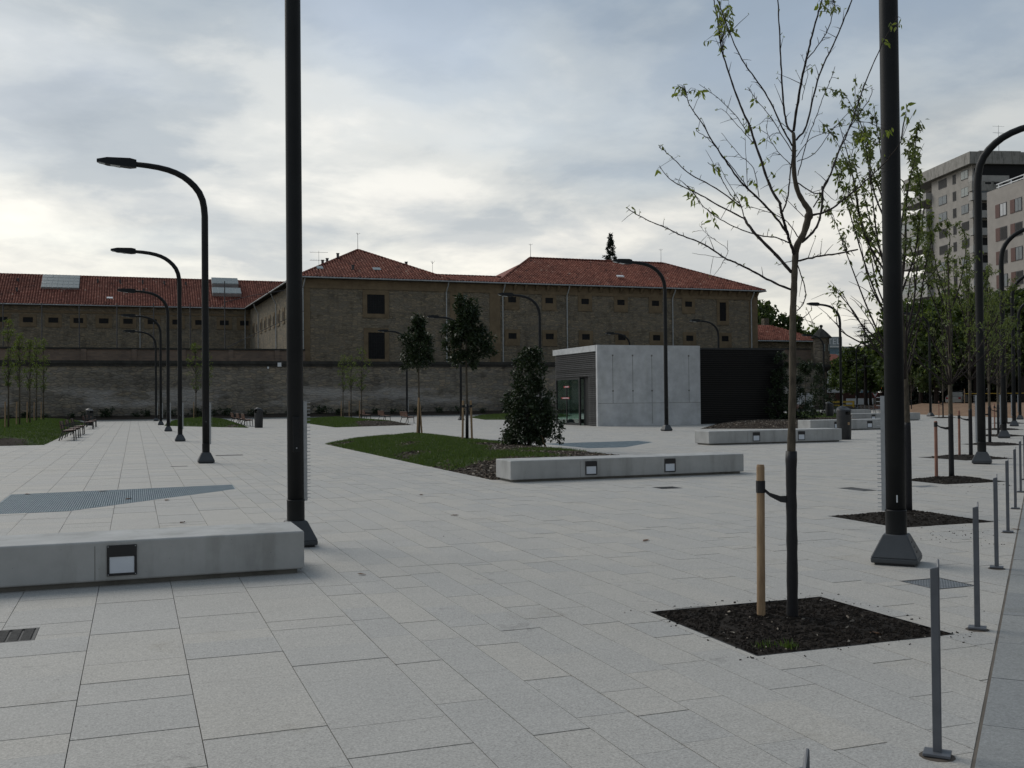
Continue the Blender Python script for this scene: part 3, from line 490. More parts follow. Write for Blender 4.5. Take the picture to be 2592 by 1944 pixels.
def mound(name, poly, H, grassy, nblade, nchip, bh=.07, bw=.008):
    root = tag(link(name, None), kind='structure'); rr = random.Random(len(name) * 31 + int(H * 100))
    cx = sum(p[0] for p in poly) / len(poly); cy = sum(p[1] for p in poly) / len(poly)
    per = []
    for i in range(len(poly)):
        a, b = poly[i], poly[(i + 1) % len(poly)]; n = max(4, int(math.hypot(b[0] - a[0], b[1] - a[1]) / .55))
        per += [(a[0] + (b[0] - a[0]) * k / n, a[1] + (b[1] - a[1]) * k / n) for k in range(n)]
    T = [1, .985, .965, .94, .91, .87, .82, .76, .69, .61, .52, .42, .31, .2, .1, .03]
    tf, so = MB(), MB(); n = len(per)
    grid = [[(cx + (px - cx) * t, cy + (py - cy) * t) for px, py in per] for t in T]
    for j in range(len(T) - 1):
        for k in range(n):
            q = [grid[j][k], grid[j][(k + 1) % n], grid[j + 1][(k + 1) % n], grid[j + 1][k]]
            mx, my = sum(p[0] for p in q) / 4, sum(p[1] for p in q) / 4
            (tf if grassy(mx, my) else so).poly([(x, y, mz(poly, H, x, y)) for x, y in q])
    top = MB(); 
    tf.poly([(x, y, mz(poly, H, x, y)) for x, y in grid[-1]])
    if tf.f: tf.obj('turf', 'turf', root, True)
    if so.f: so.obj('mulch_soil', 'soil_mulch', root, True)
    x0, x1, y0, y1 = bbox(poly); gb, ch, pc = MB(), MB(), MB(); c = 0
    while c < nblade + nchip:
        x, y = rr.uniform(x0, x1), rr.uniform(y0, y1)
        if edist(poly, x, y) < .01: continue
        c += 1; z = mz(poly, H, x, y); gr = grassy(x + rr.uniform(-.25, .25), y + rr.uniform(-.25, .25))
        if gr:
            dens = .5 + .5 * lump(x * 1.3 + 4, y * .8)
            for _ in range(2 if dens > .5 else 1): blades(gb, (x + rr.uniform(-.05, .05), y + rr.uniform(-.05, .05), z - .005), bh * rr.uniform(.5, 1.3), bw, rr)
        elif rr.random() < nchip / (nblade + nchip + 1) * 2.4:
            chip(ch if rr.random() < .86 else pc, (x, y, z + .008), rr.uniform(.014, .042), rr)
    if gb.f: tag(gb.obj('grass', 'grass_blade', root), kind='stuff')
    if ch.f: tag(ch.obj('bark_chips', 'bark_chip', root), kind='stuff')
    if pc.f: tag(pc.obj('pale_chips', 'pale_chip', root), kind='stuff')
    return root
def g_main(x, y):
    if y < 23.2 - .30 * (x - 6.75) + .5 * lump(x, y): return False
    if x > 9.5 and y < 30.5 + .6 * lump(x, y) and not (9.9 < x < 11.8 and 25.2 < y < 26.8): return False
    return lump(x * .9 + 2, y * .55 + 1) > -.33 and not (x > 11.9 and lump(x, y) > -.1)
mound('grass_mound', MOUNDS['main'], .26, g_main, 70000, 9000, .075, .010)
mound('grass_mound', MOUNDS['mid'], .30, lambda x, y: not (y < 67.5 + .5 * (x - 14) and x > 13.2) and lump(x * .7, y * .5) > -.55, 26000, 3000, .09, .016)
mound('grass_mound', MOUNDS['left'], .42, lambda x, y: not (y < 45.6 + lump(x, y) and x < -4.2) and lump(x * .7, y * .5) > -.6, 40000, 3000, .09, .014)
mound('grass_mound', MOUNDS['row'], .34, lambda x, y: not (y < 69.5 and lump(x, y) > .1), 24000, 1500, .09, .016)
mound('grass_mound', MOUNDS['far'], .25, lambda x, y: True, 14000, 300, .09, .018)
mound('grass_mound', MOUNDS['right'], .22, lambda x, y: y > 57.0 and lump(x, y) > -.5, 20000, 16000, .09, .014)

# planting strip and kerb at the foot of the prison wall
mb = MB(); mb.box(-30, 86, 101.0, 101.2, -.15, .10); tag(mb.obj('planting_kerb', 'granite_kerb'), kind='structure')
mb = MB()
for k in range(58):
    xa, xb = -30 + k * 2, -28 + k * 2
    mb.poly([(xa, 101.2, .05), (xb, 101.2, .05), (xb, 103.0, .28 + .05 * lump(xb, 3)), (xa, 103.0, .28 + .05 * lump(xa, 3))]); mb.poly([(xa, 103.0, .28 + .05 * lump(xa, 3)), (xb, 103.0, .28 + .05 * lump(xb, 3)), (xb, 105.1, .45), (xa, 105.1, .45)])
tag(mb.obj('planting_bed', 'soil_mulch'), kind='structure')

# sandy bank beyond the street
bank = ccw([(55.8, 53.0), (62, 70), (70, 86), (80, 94), (96, 90), (100, 76), (80, 54), (66, 47)])
mb = MB(); cx, cy = 76, 71; per = []
for i in range(len(bank)):
    a, b = bank[i], bank[(i + 1) % len(bank)]
    per += [(a[0] + (b[0] - a[0]) * k / 10, a[1] + (b[1] - a[1]) * k / 10) for k in range(10)]
T = [1, .97, .93, .88, .80, .7, .55, .35, .1]
def bz(x, y): d = max(0, edist(bank, x, y)); return -.13 + .95 * (1 - math.exp(-(d / 2.6) ** 1.3)) + .26 * lump(x * .35, y * .4) * min(1, d / 2)
gr = [[(cx + (px - cx) * t, cy + (py - cy) * t) for px, py in per] for t in T]
for j in range(len(T) - 1):
    for k in range(len(per)):
        mb.poly([(x, y, bz(x, y)) for x, y in (gr[j][k], gr[j][(k + 1) % len(per)], gr[j + 1][(k + 1) % len(per)], gr[j + 1][k])])
tag(mb.obj('sand_bank', 'sand_earth', None, True), kind='structure')

# soil in the tree pits
for i, (a, b) in enumerate(PITS):
    bed = MB(); n = 26 if i < 3 else 12; H = -.035 if i == 0 else .05; rr = random.Random(90 + i)
    def sz(x, y):
        d = min(x - a[0], b[0] - x, y - a[1], b[1] - y); base = -.006 if i == 0 else -.010
        return base + (0 if i == 0 else .075 * min(1, max(0, d) / .45)) + (.004 if i == 0 else .012) * lump(x * 3, y * 3) * (d > .03)
    P = [[(a[0] + (b[0] - a[0]) * u / n, a[1] + (b[1] - a[1]) * v / n) for u in range(n + 1)] for v in range(n + 1)]
    J = [[sz(x, y) + (rr.uniform(-.005, .006) if i < 3 else 0) for x, y in row] for row in P]
    for v in range(n):
        for u in range(n):
            bed.poly([(*P[v][u], J[v][u]), (*P[v][u + 1], J[v][u + 1]), (*P[v + 1][u + 1], J[v + 1][u + 1]), (*P[v + 1][u], J[v + 1][u])])
    bo = bed.obj('soil_bed', 'soil_dark', plaza)
    ch, pc = MB(), MB()
    for _ in range(2600 if i == 0 else 1000 if i < 3 else 250):
        x, y = rr.uniform(a[0] + .02, b[0] - .02), rr.uniform(a[1] + .02, b[1] - .02)
        chip(ch if rr.random() < .985 else pc, (x, y, sz(x, y) + .004), rr.uniform(.006, .017), rr)
    tag(ch.obj('bark_chips', 'soil_dark', bo), kind='stuff'); tag(pc.obj('pale_chips', 'pale_chip', bo), kind='stuff')
    e = MB(); t = .006
    e.box(a[0], b[0], a[1] - t, a[1], -.034, .001); e.box(a[0], b[0], b[1], b[1] + t, -.034, .001); e.box(a[0] - t, a[0], a[1] - t, b[1] + t, -.034, .0012); e.box(b[0], b[0] + t, a[1] - t, b[1] + t, -.034, .0012)
    e.obj('steel_edging', 'iron_dark', bo)
mb = MB(); rr = random.Random(5)
for cx, cy, n in ((3.98, 5.72, 60), (3.86, 5.80, 36)):
    for _ in range(n): blades(mb, (cx + rr.gauss(0, .035), cy + rr.gauss(0, .035), -.008), rr.uniform(.02, .06), .006, rr)
tag(mb.obj('weed_tufts', 'grass_blade'), 'small green weeds sprouting in the nearest square tree pit', 'weeds', kind='stuff')

# steel floor gratings
for poly, lab in zip(GRATES, ('blue grey steel grating let into the paving behind the nearest concrete bench', 'blue grey steel grating in the paving behind the dark bushy shrub')):
    root = thing('floor_grating', lab, 'grating'); x0, x1, y0, y1 = bbox(poly)
    mb = MB(); mb.poly([(x, y, -.019) for x, y in poly]); mb.obj('pit_shadow', 'pit_dark', root)
    def cut(seg):
        (ax, ay), (bx, by) = seg; t0, t1 = 0., 1.
        for i in range(len(poly)):
            a, b = poly[i], poly[(i + 1) % len(poly)]
            f0 = (b[0] - a[0]) * (ay - a[1]) - (b[1] - a[1]) * (ax - a[0]); f1 = (b[0] - a[0]) * (by - a[1]) - (b[1] - a[1]) * (bx - a[0])
            if f0 < 0 and f1 < 0: return None
            if f0 < 0: t0 = max(t0, f0 / (f0 - f1))
            elif f1 < 0: t1 = min(t1, f0 / (f0 - f1))
        return None if t0 >= t1 else ((ax + (bx - ax) * t0, ay + (by - ay) * t0), (ax + (bx - ax) * t1, ay + (by - ay) * t1))
    bars, rods = MB(), MB(); x = x0 + .02
    while x < x1:
        c = cut(((x, y0 - 1), (x, y1 + 1)))
        if c: bars.box(x - .0065, x + .0065, c[0][1], c[1][1], -.018, .002)
        x += .034
    y = y0 + .02
    while y < y1:
        c = cut(((x0 - 1, y), (x1 + 1, y)))
        if c: rods.box(c[0][0], c[1][0], y - .006, y + .006, -.018, .0035)
        y += .068
    tag(bars.obj('bearing_bars', 'grate_steel', root), kind='stuff'); tag(rods.obj('cross_rods', 'grate_steel', root), kind='stuff')
    mb = MB()
    for i in range(len(poly)):
        a, b = Vector((*poly[i], -.01)), Vector((*poly[(i + 1) % len(poly)], -.01)); d = (b - a).normalized(); mb.obox((a + b) / 2, d, (b - a).length / 2, Vector((-d.y, d.x, 0)), .006, Vector((0, 0, 1)), .0145)
    mb.obj('frame', 'grate_steel', root)

# covers and drains
CL = ['slotted iron drain cover at the left in the foreground paving', 'square iron drain cover in front of the low concrete bench by the mound', 'square mesh iron cover beside the large lamp base at right', 'dark rectangular cover behind the nearest young tree', 'square iron cover just behind the large right hand lamp post', 'dark rectangular cover right of the lamp row', 'narrow dark drain slot left of the first slim lamp in the row']
for (x0, x1, y0, y1, kind), lab in zip(COVERS, CL):
    root = thing('manhole_cover', lab, 'manhole cover', ((x0 + x1) / 2, (y0 + y1) / 2, 0)); hx, hy = (x1 - x0) / 2 - .003, (y1 - y0) / 2 - .003
    mb = MB(); mb.box(-hx, hx, -hy, hy, -.034, -.008); mb.obj('plate', 'cover_iron', root)
    mb = MB(); t = .018
    mb.box(-hx, hx, -hy, -hy + t, -.008, .001); mb.box(-hx, hx, hy - t, hy, -.008, .001); mb.box(-hx, -hx + t, -hy + t, hy - t, -.008, .001); mb.box(hx - t, hx, -hy + t, hy - t, -.008, .001)
    mb.obj('rim', 'cover_iron', root)
    mb = MB()
    if kind == 'slots':
        n = 5
        for i in range(n):
            xa = -hx + t + (2 * hx - 2 * t) * i / n; xb = -hx + t + (2 * hx - 2 * t) * (i + 1) / n
            for j in range(13):
                yc = -hy + t + (2 * hy - 2 * t) * (j + .5) / 13; mb.obox(((xa + xb) / 2, yc, -.004), Vector((.9, .42, 0)).normalized(), (xb - xa) * .42, Vector((-.42, .9, 0)).normalized(), .006, Vector((0, 0, 1)), .005)
    elif kind == 'mesh':
        for j in range(12): y = -hy + t + (2 * hy - 2 * t) * (j + .5) / 12; mb.box(-hx + t, hx - t, y - .004, y + .004, -.008, .0)
        for j in range(14): x = -hx + t + (2 * hx - 2 * t) * (j + .5) / 14; mb.box(x - .004, x + .004, -hy + t, hy - t, -.008, -.001)
    else: mb.box(-hx * .85, hx * .85, -hy * .7, hy * .7, -.008, -.003)
    tag(mb.obj('ribs', 'galvanised' if kind == 'mesh' else 'cover_iron', root), kind='stuff')

# ================================================================ PRISON
def tiles(mb, org, ue, us, U, vmax, tw=.34, tl=.48, rr=random.Random(3), amp=.125):
    """barrel tiles: org at eave start, ue unit along eave, us unit up slope, U eave length, vmax(u) slope length at u"""
    ue, us = Vector(ue), Vector(us); nn = ue.cross(us).normalized(); org = Vector(org); n = int(U / tw)
    prof = [(-.40, -.1), (-.27, .75), (0, 1.0), (.27, .75), (.40, -.1)]
    for i in range(n):
        uc = (i + .5) * U / n; vm = vmax(uc)
        if vm <= .1: continue
        rows = max(1, int(vm / tl)); jit = rr.uniform(-.02, .02)
        for j in range(rows):
            va, vb = j * tl - .03, min(vm, (j + 1) * tl) + .0; mb.cur = min(1, max(0, rr.gauss(.48, .18))); dz = rr.uniform(-.008, .008)
            b0 = len(mb.v)
            for vv, lift, sq in ((va, .035, 1.0), (vb, .0, .86)):
                for px, pz in prof: mb.v.append(tuple(org + ue * (uc + jit + px * sq * U / n) + us * vv + nn * (pz * amp * sq + lift + dz)))
            for k in range(4): mb.face((b0 + k, b0 + k + 1, b0 + 5 + k + 1, b0 + 5 + k))
            mb.face((b0, b0 + 1, b0 + 2, b0 + 3, b0 + 4))
    return mb
def ridge(mb, a, b, r=.12, step=.45, rr=random.Random(8)):
    a, b = Vector(a), Vector(b); n = max(1, int((b - a).length / step))
    for i in range(n):
        mb.cur = min(1, max(0, rr.gauss(.45, .25))); mb.tube([a + (b - a) * (i / n) + Vector((0, 0, .02)), a + (b - a) * ((i + 1.08) / n)], [r * 1.08, r * .9], 8)
def roofplane(root, eave_a, eave_b, top_a, top_b, name='roof', mat='roof_tile'):
    A, B, C_, D_ = Vector(eave_a), Vector(eave_b), Vector(top_b), Vector(top_a)
    ue = (B - A).normalized(); U = (B - A).length; w_ = D_ - A; us = (w_ - ue * w_.dot(ue)).normalized()
    td = (D_ - A).dot(ue); tv = (D_ - A).dot(us); tc = (C_ - A).dot(ue)
    def vm(u):
        if td > 0 and u < td: return tv * u / td
        if tc < U and u > tc: return tv * (U - u) / (U - tc)
        return tv
    mb = MB(); tiles(mb, A, ue, us, U, vm); nn = ue.cross(us)
    o = tag(mb.obj(name, mat, root), kind='stuff')
    mb = MB(); mb.poly([tuple(p - nn * .03) for p in ((A, B, C_, D_) if (C_ - D_).length > .05 else (A, B, C_))]); mb.obj('roof_deck', 'tile_plain', root)
    return o
def barred_window(root, x0, x1, z0, z1, y, surround=.45, sill=.8, bars=5, recess=.45):
    """opening on a wall facing -Y at plane y"""
    mb = MB(); s = surround
    mb.box(x0 - s, x0, y - .09, y + .2, z0 - sill, z1 + s); mb.box(x1, x1 + s, y - .09, y + .2, z0 - sill, z1 + s)
    mb.box(x0, x1, y - .09, y + .2, z0 - sill, z0); mb.box(x0, x1, y - .09, y + .2, z1, z1 + s)
    wo = mb.obj('window', 'ashlar', root)
    mb = MB(); mb.poly([(x0, y - .01, z0), (x1, y - .01, z0), (x1, y - .01, z1), (x0, y - .01, z1)]); mb.obj('pane', 'window_black', wo)
    mb = MB()
    for i in range(bars): xx = x0 + (x1 - x0) * (i + .5) / bars; mb.box(xx - .02, xx + .02, y - .05, y - .02, z0, z1)
    if z1 - z0 > 1.2:
        for i in range(4): zz = z0 + (z1 - z0) * (i + .5) / 4; mb.box(x0, x1, y - .065, y - .05, zz - .02, zz + .02)
    mb.obj('bars', 'iron_bars', wo)
    return wo
def pipe(root, pts, r, mat, name='downpipe'): return MB().tube(pts, r, 8).obj(name, mat, root)

EV = 15.1; YM = 114.0
pb = thing('prison_block', 'yellow brown stone prison block with two hipped red tile roofs behind the wall', 'building', (0, 0, 0))
mb = MB(); mb.box(17.3, 75.2, YM, YM + 17, 0, EV); mb.obj('wall', 'facade_stone', pb)
mb = MB(); mb.box(17.2, 75.3, YM - .12, YM + .1, 14.05, 14.42); mb.box(17.2, 75.3, YM - .06, YM + .1, 14.42, EV - .02); mb.obj('frieze', 'ashlar', pb)
for xa, xb in ((34.1, 35.7), (38.9, 40.2), (17.25, 18.1), (74.0, 75.25)):
    mb = MB(); mb.box(xa, xb, YM - .07, YM + .1, 0, 14.05); mb.obj('pilaster', 'ashlar', pb)
mb = MB()
for k in range(26):
    xx = 40.6 + k * 1.38; mb.frustum((xx - .14, xx + .14, YM - .16, YM - .05), 14.45, (xx - .14, xx + .14, YM - .62, YM - .05), EV - .05)
tag(mb.obj('modillions', 'ashlar', pb), kind='stuff')
mb = MB(); mb.box(16.6, 76.0, YM - .75, YM + 17.6, EV - .02, EV + .10); mb.obj('eaves_board', 'coping_dark', pb)
mb = MB(); mb.tube([(16.5, YM - .82, EV + .06), (76.1, YM - .82, EV + .06)], .085, 8); mb.obj('gutter', 'gutter_zinc', pb)
ez = EV + .14; ye = YM - .78
roofplane(pb, (16.5, ye, ez), (34.4, ye, ez), (25.2, 122.5, 19.65), (25.2, 122.5, 19.65))
mb = MB(); mb.poly([(16.5, ye, ez), (25.2, 122.5, 19.6), (16.5, 131.6, ez)]); mb.poly([(34.4, ye, ez), (34.4, 131.6, ez), (25.2, 122.5, 19.6)]); mb.poly([(34.2, ye + 2.9, ez + .95), (40, ye + 2.9, ez + .95), (40, 131, ez + .6), (34.2, 131, ez + .6)]); mb.obj('roof_back', 'tile_plain', pb)
roofplane(pb, (33.2, ye, ez), (40.6, ye, ez), (32.5, ye + 3.2, ez + 1.0), (41.4, ye + 3.2, ez + 1.0))
roofplane(pb, (39.6, ye, ez), (76.1, ye, ez), (47.2, 122.3, 19.5), (66.2, 122.3, 19.5))
mb = MB(); mb.poly([(39.6, ye, ez), (47.2, 122.3, 19.4), (39.6, 131.6, ez)]); mb.obj('hip_slope', 'tile_plain', pb); mb = MB(); mb.poly([(76.1, ye, ez), (76.1, 131.6, ez), (66.2, 122.3, 19.4)]); mb.obj('hip_slope', 'tile_plain', pb)
mb = MB()
ridge(mb, (16.6, ye, ez + .05), (25.2, 122.5, 19.72)); ridge(mb, (34.3, ye, ez + .05), (25.2, 122.5, 19.72)); ridge(mb, (39.7, ye, ez + .05), (47.2, 122.3, 19.57)); ridge(mb, (47.2, 122.3, 19.57), (66.2, 122.3, 19.57)); ridge(mb, (76.0, ye, ez + .05), (66.2, 122.3, 19.57)); ridge(mb, (32.9, ye + 3.2, ez + 1.03), (41.2, ye + 3.2, ez + 1.03), .10)
tag(mb.obj('ridge_tiles', 'roof_tile', pb), kind='stuff')
barred_window(pb, 24.45, 26.45, 11.35, 13.5, YM, .5, .45, 7); barred_window(pb, 24.55, 26.42, 6.3, 9.25, YM, .5, .3, 7)
for x in (41.18, 45.88, 50.55, 55.33, 60.05, 64.7):
    barred_window(pb, x, x + 1.0, 13.0, 13.66, YM, .42, .85); 
for x in (41.18, 45.9, 50.6, 55.4, 60.15, 64.8, 69.9): barred_window(pb, x, x + 1.02, 8.72, 9.40, YM, .42, .80)
barred_window(pb, 69.65, 70.6, 11.3, 13.66, YM, .38, .5, 4)
for x in (17.45, 33.75, 40.6, 48.75, 63.0, 74.35): pipe(pb, [(x, YM - .75, EV - .05), (x, YM - .60, 14.75), (x - .12, YM - .20, 13.95), (x - .12, YM - .20, .3)], .075, 'gutter_zinc')
def vent(root, x, y, z, h=.8, r=.13): return MB().box(x - r, x + r, y - r, y + r, z - .7, z + h).box(x - r * 1.3, x + r * 1.3, y - r * 1.3, y + r * 1.3, z + h, z + h + .08).obj('vent_stack', 'pipe_dark', root)
def rz1(x, y): return ez + (19.65 - ez) * min((x - 16.5) / 8.7, (34.4 - x) / 9.2, (y - ye) / 9.3)
for x, y in ((20.3, 118.5), (21.0, 119.5), (22.2, 119.3), (30.1, 118.4), (23.2, 115.5)): vent(pb, x, y, rz1(x, y), .55)
mb = MB(); mb.obox((26.0, 115.9, rz1(26, 115.9) + .12), Vector((1, 0, 0)), .45, Vector((0, .9, .43)).normalized(), .4, Vector((0, -.43, .9)).normalized(), .06); mb.obj('roof_window', 'skylight_glass', pb)
mb = MB(); mb.obox((19.5, 115.7, rz1(19.5, 115.7) + .12), Vector((1, 0, 0)), .35, Vector((0, .9, .43)).normalized(), .45, Vector((0, -.43, .9)).normalized(), .06); mb.obj('roof_window', 'skylight_glass', pb)
mb = MB(); mb.obox((56.6, 115.6, 16.75), Vector((1, 0, 0)), .45, Vector((0, .9, .43)).normalized(), .25, Vector((0, -.43, .9)).normalized(), .06); mb.obj('roof_window', 'white_paint', pb)
def rod(name, label, x, y, z0, h, kind, r=.035):
    root = thing(name, label, 'antenna', (x, y, z0)); MB().tube([(0, 0, 0), (0, 0, h)], [r, r * .6], 6).obj('mast', 'gutter_zinc', root)
    mb = MB()
    if kind == 'rod':
        for k in range(3): a = k * 2.1; mb.tube([(0, 0, h * .93), (math.cos(a) * .3, math.sin(a) * .3, h * 1.02)], .018, 5)
    else:
        for zz in (h * .7, h * .95): mb.tube([(-1.1, .2, zz), (1.1, -.2, zz)], .02, 5)
        for k in range(7): mb.tube([(-1 + k * .33, -.3, h * .7), (-1 + k * .33, .3, h * .7)], .014, 4)
    mb.obj('rods', 'gutter_zinc', root); return root
rod('lightning_rod', 'lightning rod on the peak of the pyramid roof', 25.2, 122.5, 19.6, 2.1, 'rod')
rod('lightning_rod', 'lightning rod at the left end of the long hipped roof ridge', 47.3, 122.3, 19.5, 1.8, 'rod')
rod('lightning_rod', 'lightning rod at the right end of the long hipped roof ridge', 65.9, 122.3, 19.5, 1.9, 'rod')
rod('tv_antenna', 'thin television antenna left of the pyramid roof', 21.8, 130.0, 16.5, 4.0, 'tv', .03)
rod('antenna_mast', 'thin aerial above the low roof between the two hipped roofs', 36.0, 128.0, 15.2, 4.2, 'rod', .03)

# left wing, set back, with the range that joins it to the block
YW = 155.0
lw = thing('prison_wing', 'long stone prison wing at left with red tile roof and roof lights', 'building')
mb = MB(); mb.box(-40, 15.95, YW, YW + 13, 0, EV); mb.obj('wall', 'facade_stone', lw)
mb = MB(); mb.box(-40, 15.9, YW - .1, YW + .1, 14.1, 14.4); mb.obj('frieze', 'ashlar', lw)
mb = MB(); mb.prism(ccw([(17.25, YM + .5), (22, YM + .5), (22, YW + 12), (15.9, YW + 12), (15.9, YW)]), 0, EV); mb.obj('joining_range', 'facade_stone', lw)
mb = MB(); mb.box(-40.5, 15.9, YW - .75, YW + 13.6, EV - .02, EV + .1); mb.prism(ccw([(16.5, YM + .3), (23, YM + .3), (23, YW + 12), (15.2, YW + 12), (15.15, YW - .7)]), EV + .1, EV + .2); mb.obj('eaves_board', 'coping_dark', lw)
mb = MB(); mb.tube([(-40, YW - .82, EV + .06), (15.1, YW - .82, EV + .06)], .085, 8); mb.tube([(16.42, YM, EV + .12), (15.1, YW - .7, EV + .12)], .085, 8); mb.obj('gutter', 'gutter_zinc', lw)
roofplane(lw, (-40, YW - .78, ez), (23.0, YW - .78, ez), (-40, YW + 7, 20.0), (23.0, YW + 7, 20.0))
mb = MB(); mb.poly([(16.3, YM + 1, ez + .1), (15.1, YW, ez + .1), (21, YW + 5, 17.6), (21, YM + 9, 17.6)]); mb.poly([(-40, YW + 7, 19.95), (24, YW + 7, 19.95), (24, YW + 14, ez), (-40, YW + 14, ez)]); mb.obj('roof_back', 'tile_plain', lw)
mb = MB(); ridge(mb, (-40, YW + 7, 20.05), (22.5, YW + 7, 20.05)); tag(mb.obj('ridge_tiles', 'roof_tile', lw), kind='stuff')
for x in (-16.6, -13.5, -10.35, -7.2, -3.95, -.8, 2.4, 5.7, 8.8, 12.2, 15.0):
    xs = x * YW / 154; barred_window(lw, xs - .62, xs + .62, 12.75, 13.45, YW, .45, .6)
wx = Vector((-1.35, 40.5, 0)).normalized()
for j, zz in enumerate((11.9, 6.9)):
    for k in range(10):
        p = Vector((17.25, YM + .5, zz)) + wx * (4.2 + k * 3.6); nrm = Vector((-wx.y, wx.x, 0))
        mb = MB(); mb.obox(p + nrm * .03, wx, .75, nrm, .05, Vector((0, 0, 1)), .95); wo = mb.obj('window', 'ashlar', lw)
        mb = MB(); mb.obox(p + nrm * .07, wx, .40, nrm, .03, Vector((0, 0, 1)), .5); mb.obj('pane', 'window_black', wo)
for y in (119.5, 131.0, 146.0):
    x = 17.25 - 1.35 * (y - 114.5) / 40.5
    pipe(lw, [(x - .7, y, EV), (x - .5, y, 14.5), (x - .12, y, 13.8), (x - .12, y, .5)], .07, 'gutter_zinc')
for x in (.78, 15.2): pipe(lw, [(x, YW - .7, EV), (x, YW - .15, 14.2), (x, YW - .15, .5)], .07, 'gutter_zinc')
sl = (20.0 - ez) / 7.78
def rzl(y): return ez + (y - YW + .78) * sl
ux = Vector((1, 0, 0)); uy = Vector((0, 1, sl)).normalized(); uz = ux.cross(uy)
def skylight(label, x0, x1, ya, yb, lift, nx, ny):
    root = thing('roof_light', label, 'skylight'); c = Vector(((x0 + x1) / 2, (ya + yb) / 2, rzl((ya + yb) / 2) + lift)); hy = (yb - ya) / 2 / uy.y
    MB().obox(c - uz * .3, ux, (x1 - x0) / 2, uy, hy, uz, .3).obj('kerb_box', 'gutter_zinc', root)
    for i in range(nx):
        for j in range(ny):
            p = c + ux * (-(x1 - x0) / 2 + (x1 - x0) * (i + .5) / nx) + uy * (-hy + 2 * hy * (j + .5) / ny) + uz * .03
            MB().obox(p, ux, (x1 - x0) / nx * .46, uy, hy / ny * .92, uz, .02).obj('pane', 'skylight_glass', root)
skylight('wide flat roof light on the left wing roof near the left edge', -12.2, -7.3, 158.0, 161.6, .35, 7, 4)
skylight('raised glass roof light on the left wing near the joining range', 10.8, 14.9, 156.9, 158.6, .70, 5, 1); skylight('upper raised glass roof light above the other near the ridge', 10.9, 14.7, 159.2, 161.0, .95, 5, 1)
for k, (x, y) in enumerate(((-15.2, 157.4), (-15.3, 160), (-4.9, 160.4), (-1.9, 160.4), (1.2, 160.4), (4.2, 160.3), (7.2, 160.3), (10.0, 160.2), (1.3, 158.0))): vent(lw, x, y, rzl(y), .45, .12)
mb = MB(); mb.obox((-3.2, 156.0, rzl(156.0) + .12), ux, .4, uy, .22, uz, .05); mb.obj('roof_window', 'white_paint', lw)

# brick yard wall, then the big perimeter wall
bw = thing('brick_wall', 'pinkish brick yard wall rising behind the dark stone perimeter wall', 'wall')
MB().box(-40, 17.2, 111.7, 112.1, 0, 7.05).obj('wall', 'brickwork', bw); MB().box(-40, 17.2, 111.6, 112.2, 7.05, 7.22).obj('coping', 'coping_dark', bw)
for k in range(12):
    x = -38 + k * 4.75; MB().box(x - .25, x + .25, 111.6, 111.7, 0, 7.05).obj('pier', 'brickwork', bw)
pw = thing('perimeter_wall', 'long dark stained stone perimeter wall with heavy coping across the square', 'wall')
MB().box(-45, 78.0, 105.0, 105.9, 0, 5.12).obj('wall', 'wall_stone', pw); MB().box(-45, 78.0, 104.86, 106.05, 5.12, 5.36).box(-45, 78.0, 104.76, 106.15, 5.36, 5.66).obj('coping', 'coping_dark', pw)
MB().box(13.4, 13.75, 104.6, 104.86, 5.1, 5.5).obj('junction_box', 'white_paint', pw); MB().box(12.4, 12.55, 104.7, 104.86, 4.9, 5.1).obj('camera_box', 'white_paint', pw)
# netting posts over the yard
NL = ['leftmost', 'second from left', 'third from left', 'fourth from left', 'fifth from left', 'sixth from left', 'seventh from left', 'rightmost']
for k, x in enumerate((-12.15, -8.65, -5.2, -1.65, 1.9, 5.5, 9.0, 15.6)):
    r_ = thing('netting_post', NL[k] + ' of the thin dark posts above the brick yard wall', 'post', (x, 113.0, 0), 0, 'netting posts over the prison yard'); h = (11.6, 11.7, 11.7, 11.8, 11.9, 12.0, 14.4, 14.2)[k]
    MB().tube([(0, 0, 0), (0, 0, h)], .055, 6).obj('pole', 'pipe_dark', r_); MB().box(-.1, .1, -.1, .1, 7.0, 7.25).obj('bracket', 'pipe_dark', r_)
mb = MB()
for z in (9.3, 11.4): mb.tube([(15.6, 113.0, z), (17.3, 113.0, z)], .04, 6)
mb.tube([(9.0, 113, 7.3), (15.6, 113, 10.6)], .035, 6); mb.tube([(9.0, 113, 12.2), (12.0, 113, 13.0), (17.3, 113, 14.0)], .03, 6); mb.tube([(-20, 113, 11.4), (-5.2, 113, 11.5), (9.0, 113, 11.7)], .014, 4)
tag(mb.obj('netting_rail', 'pipe_dark'), 'dark rails and diagonal stay of the yard netting frame beside the block', 'rail')

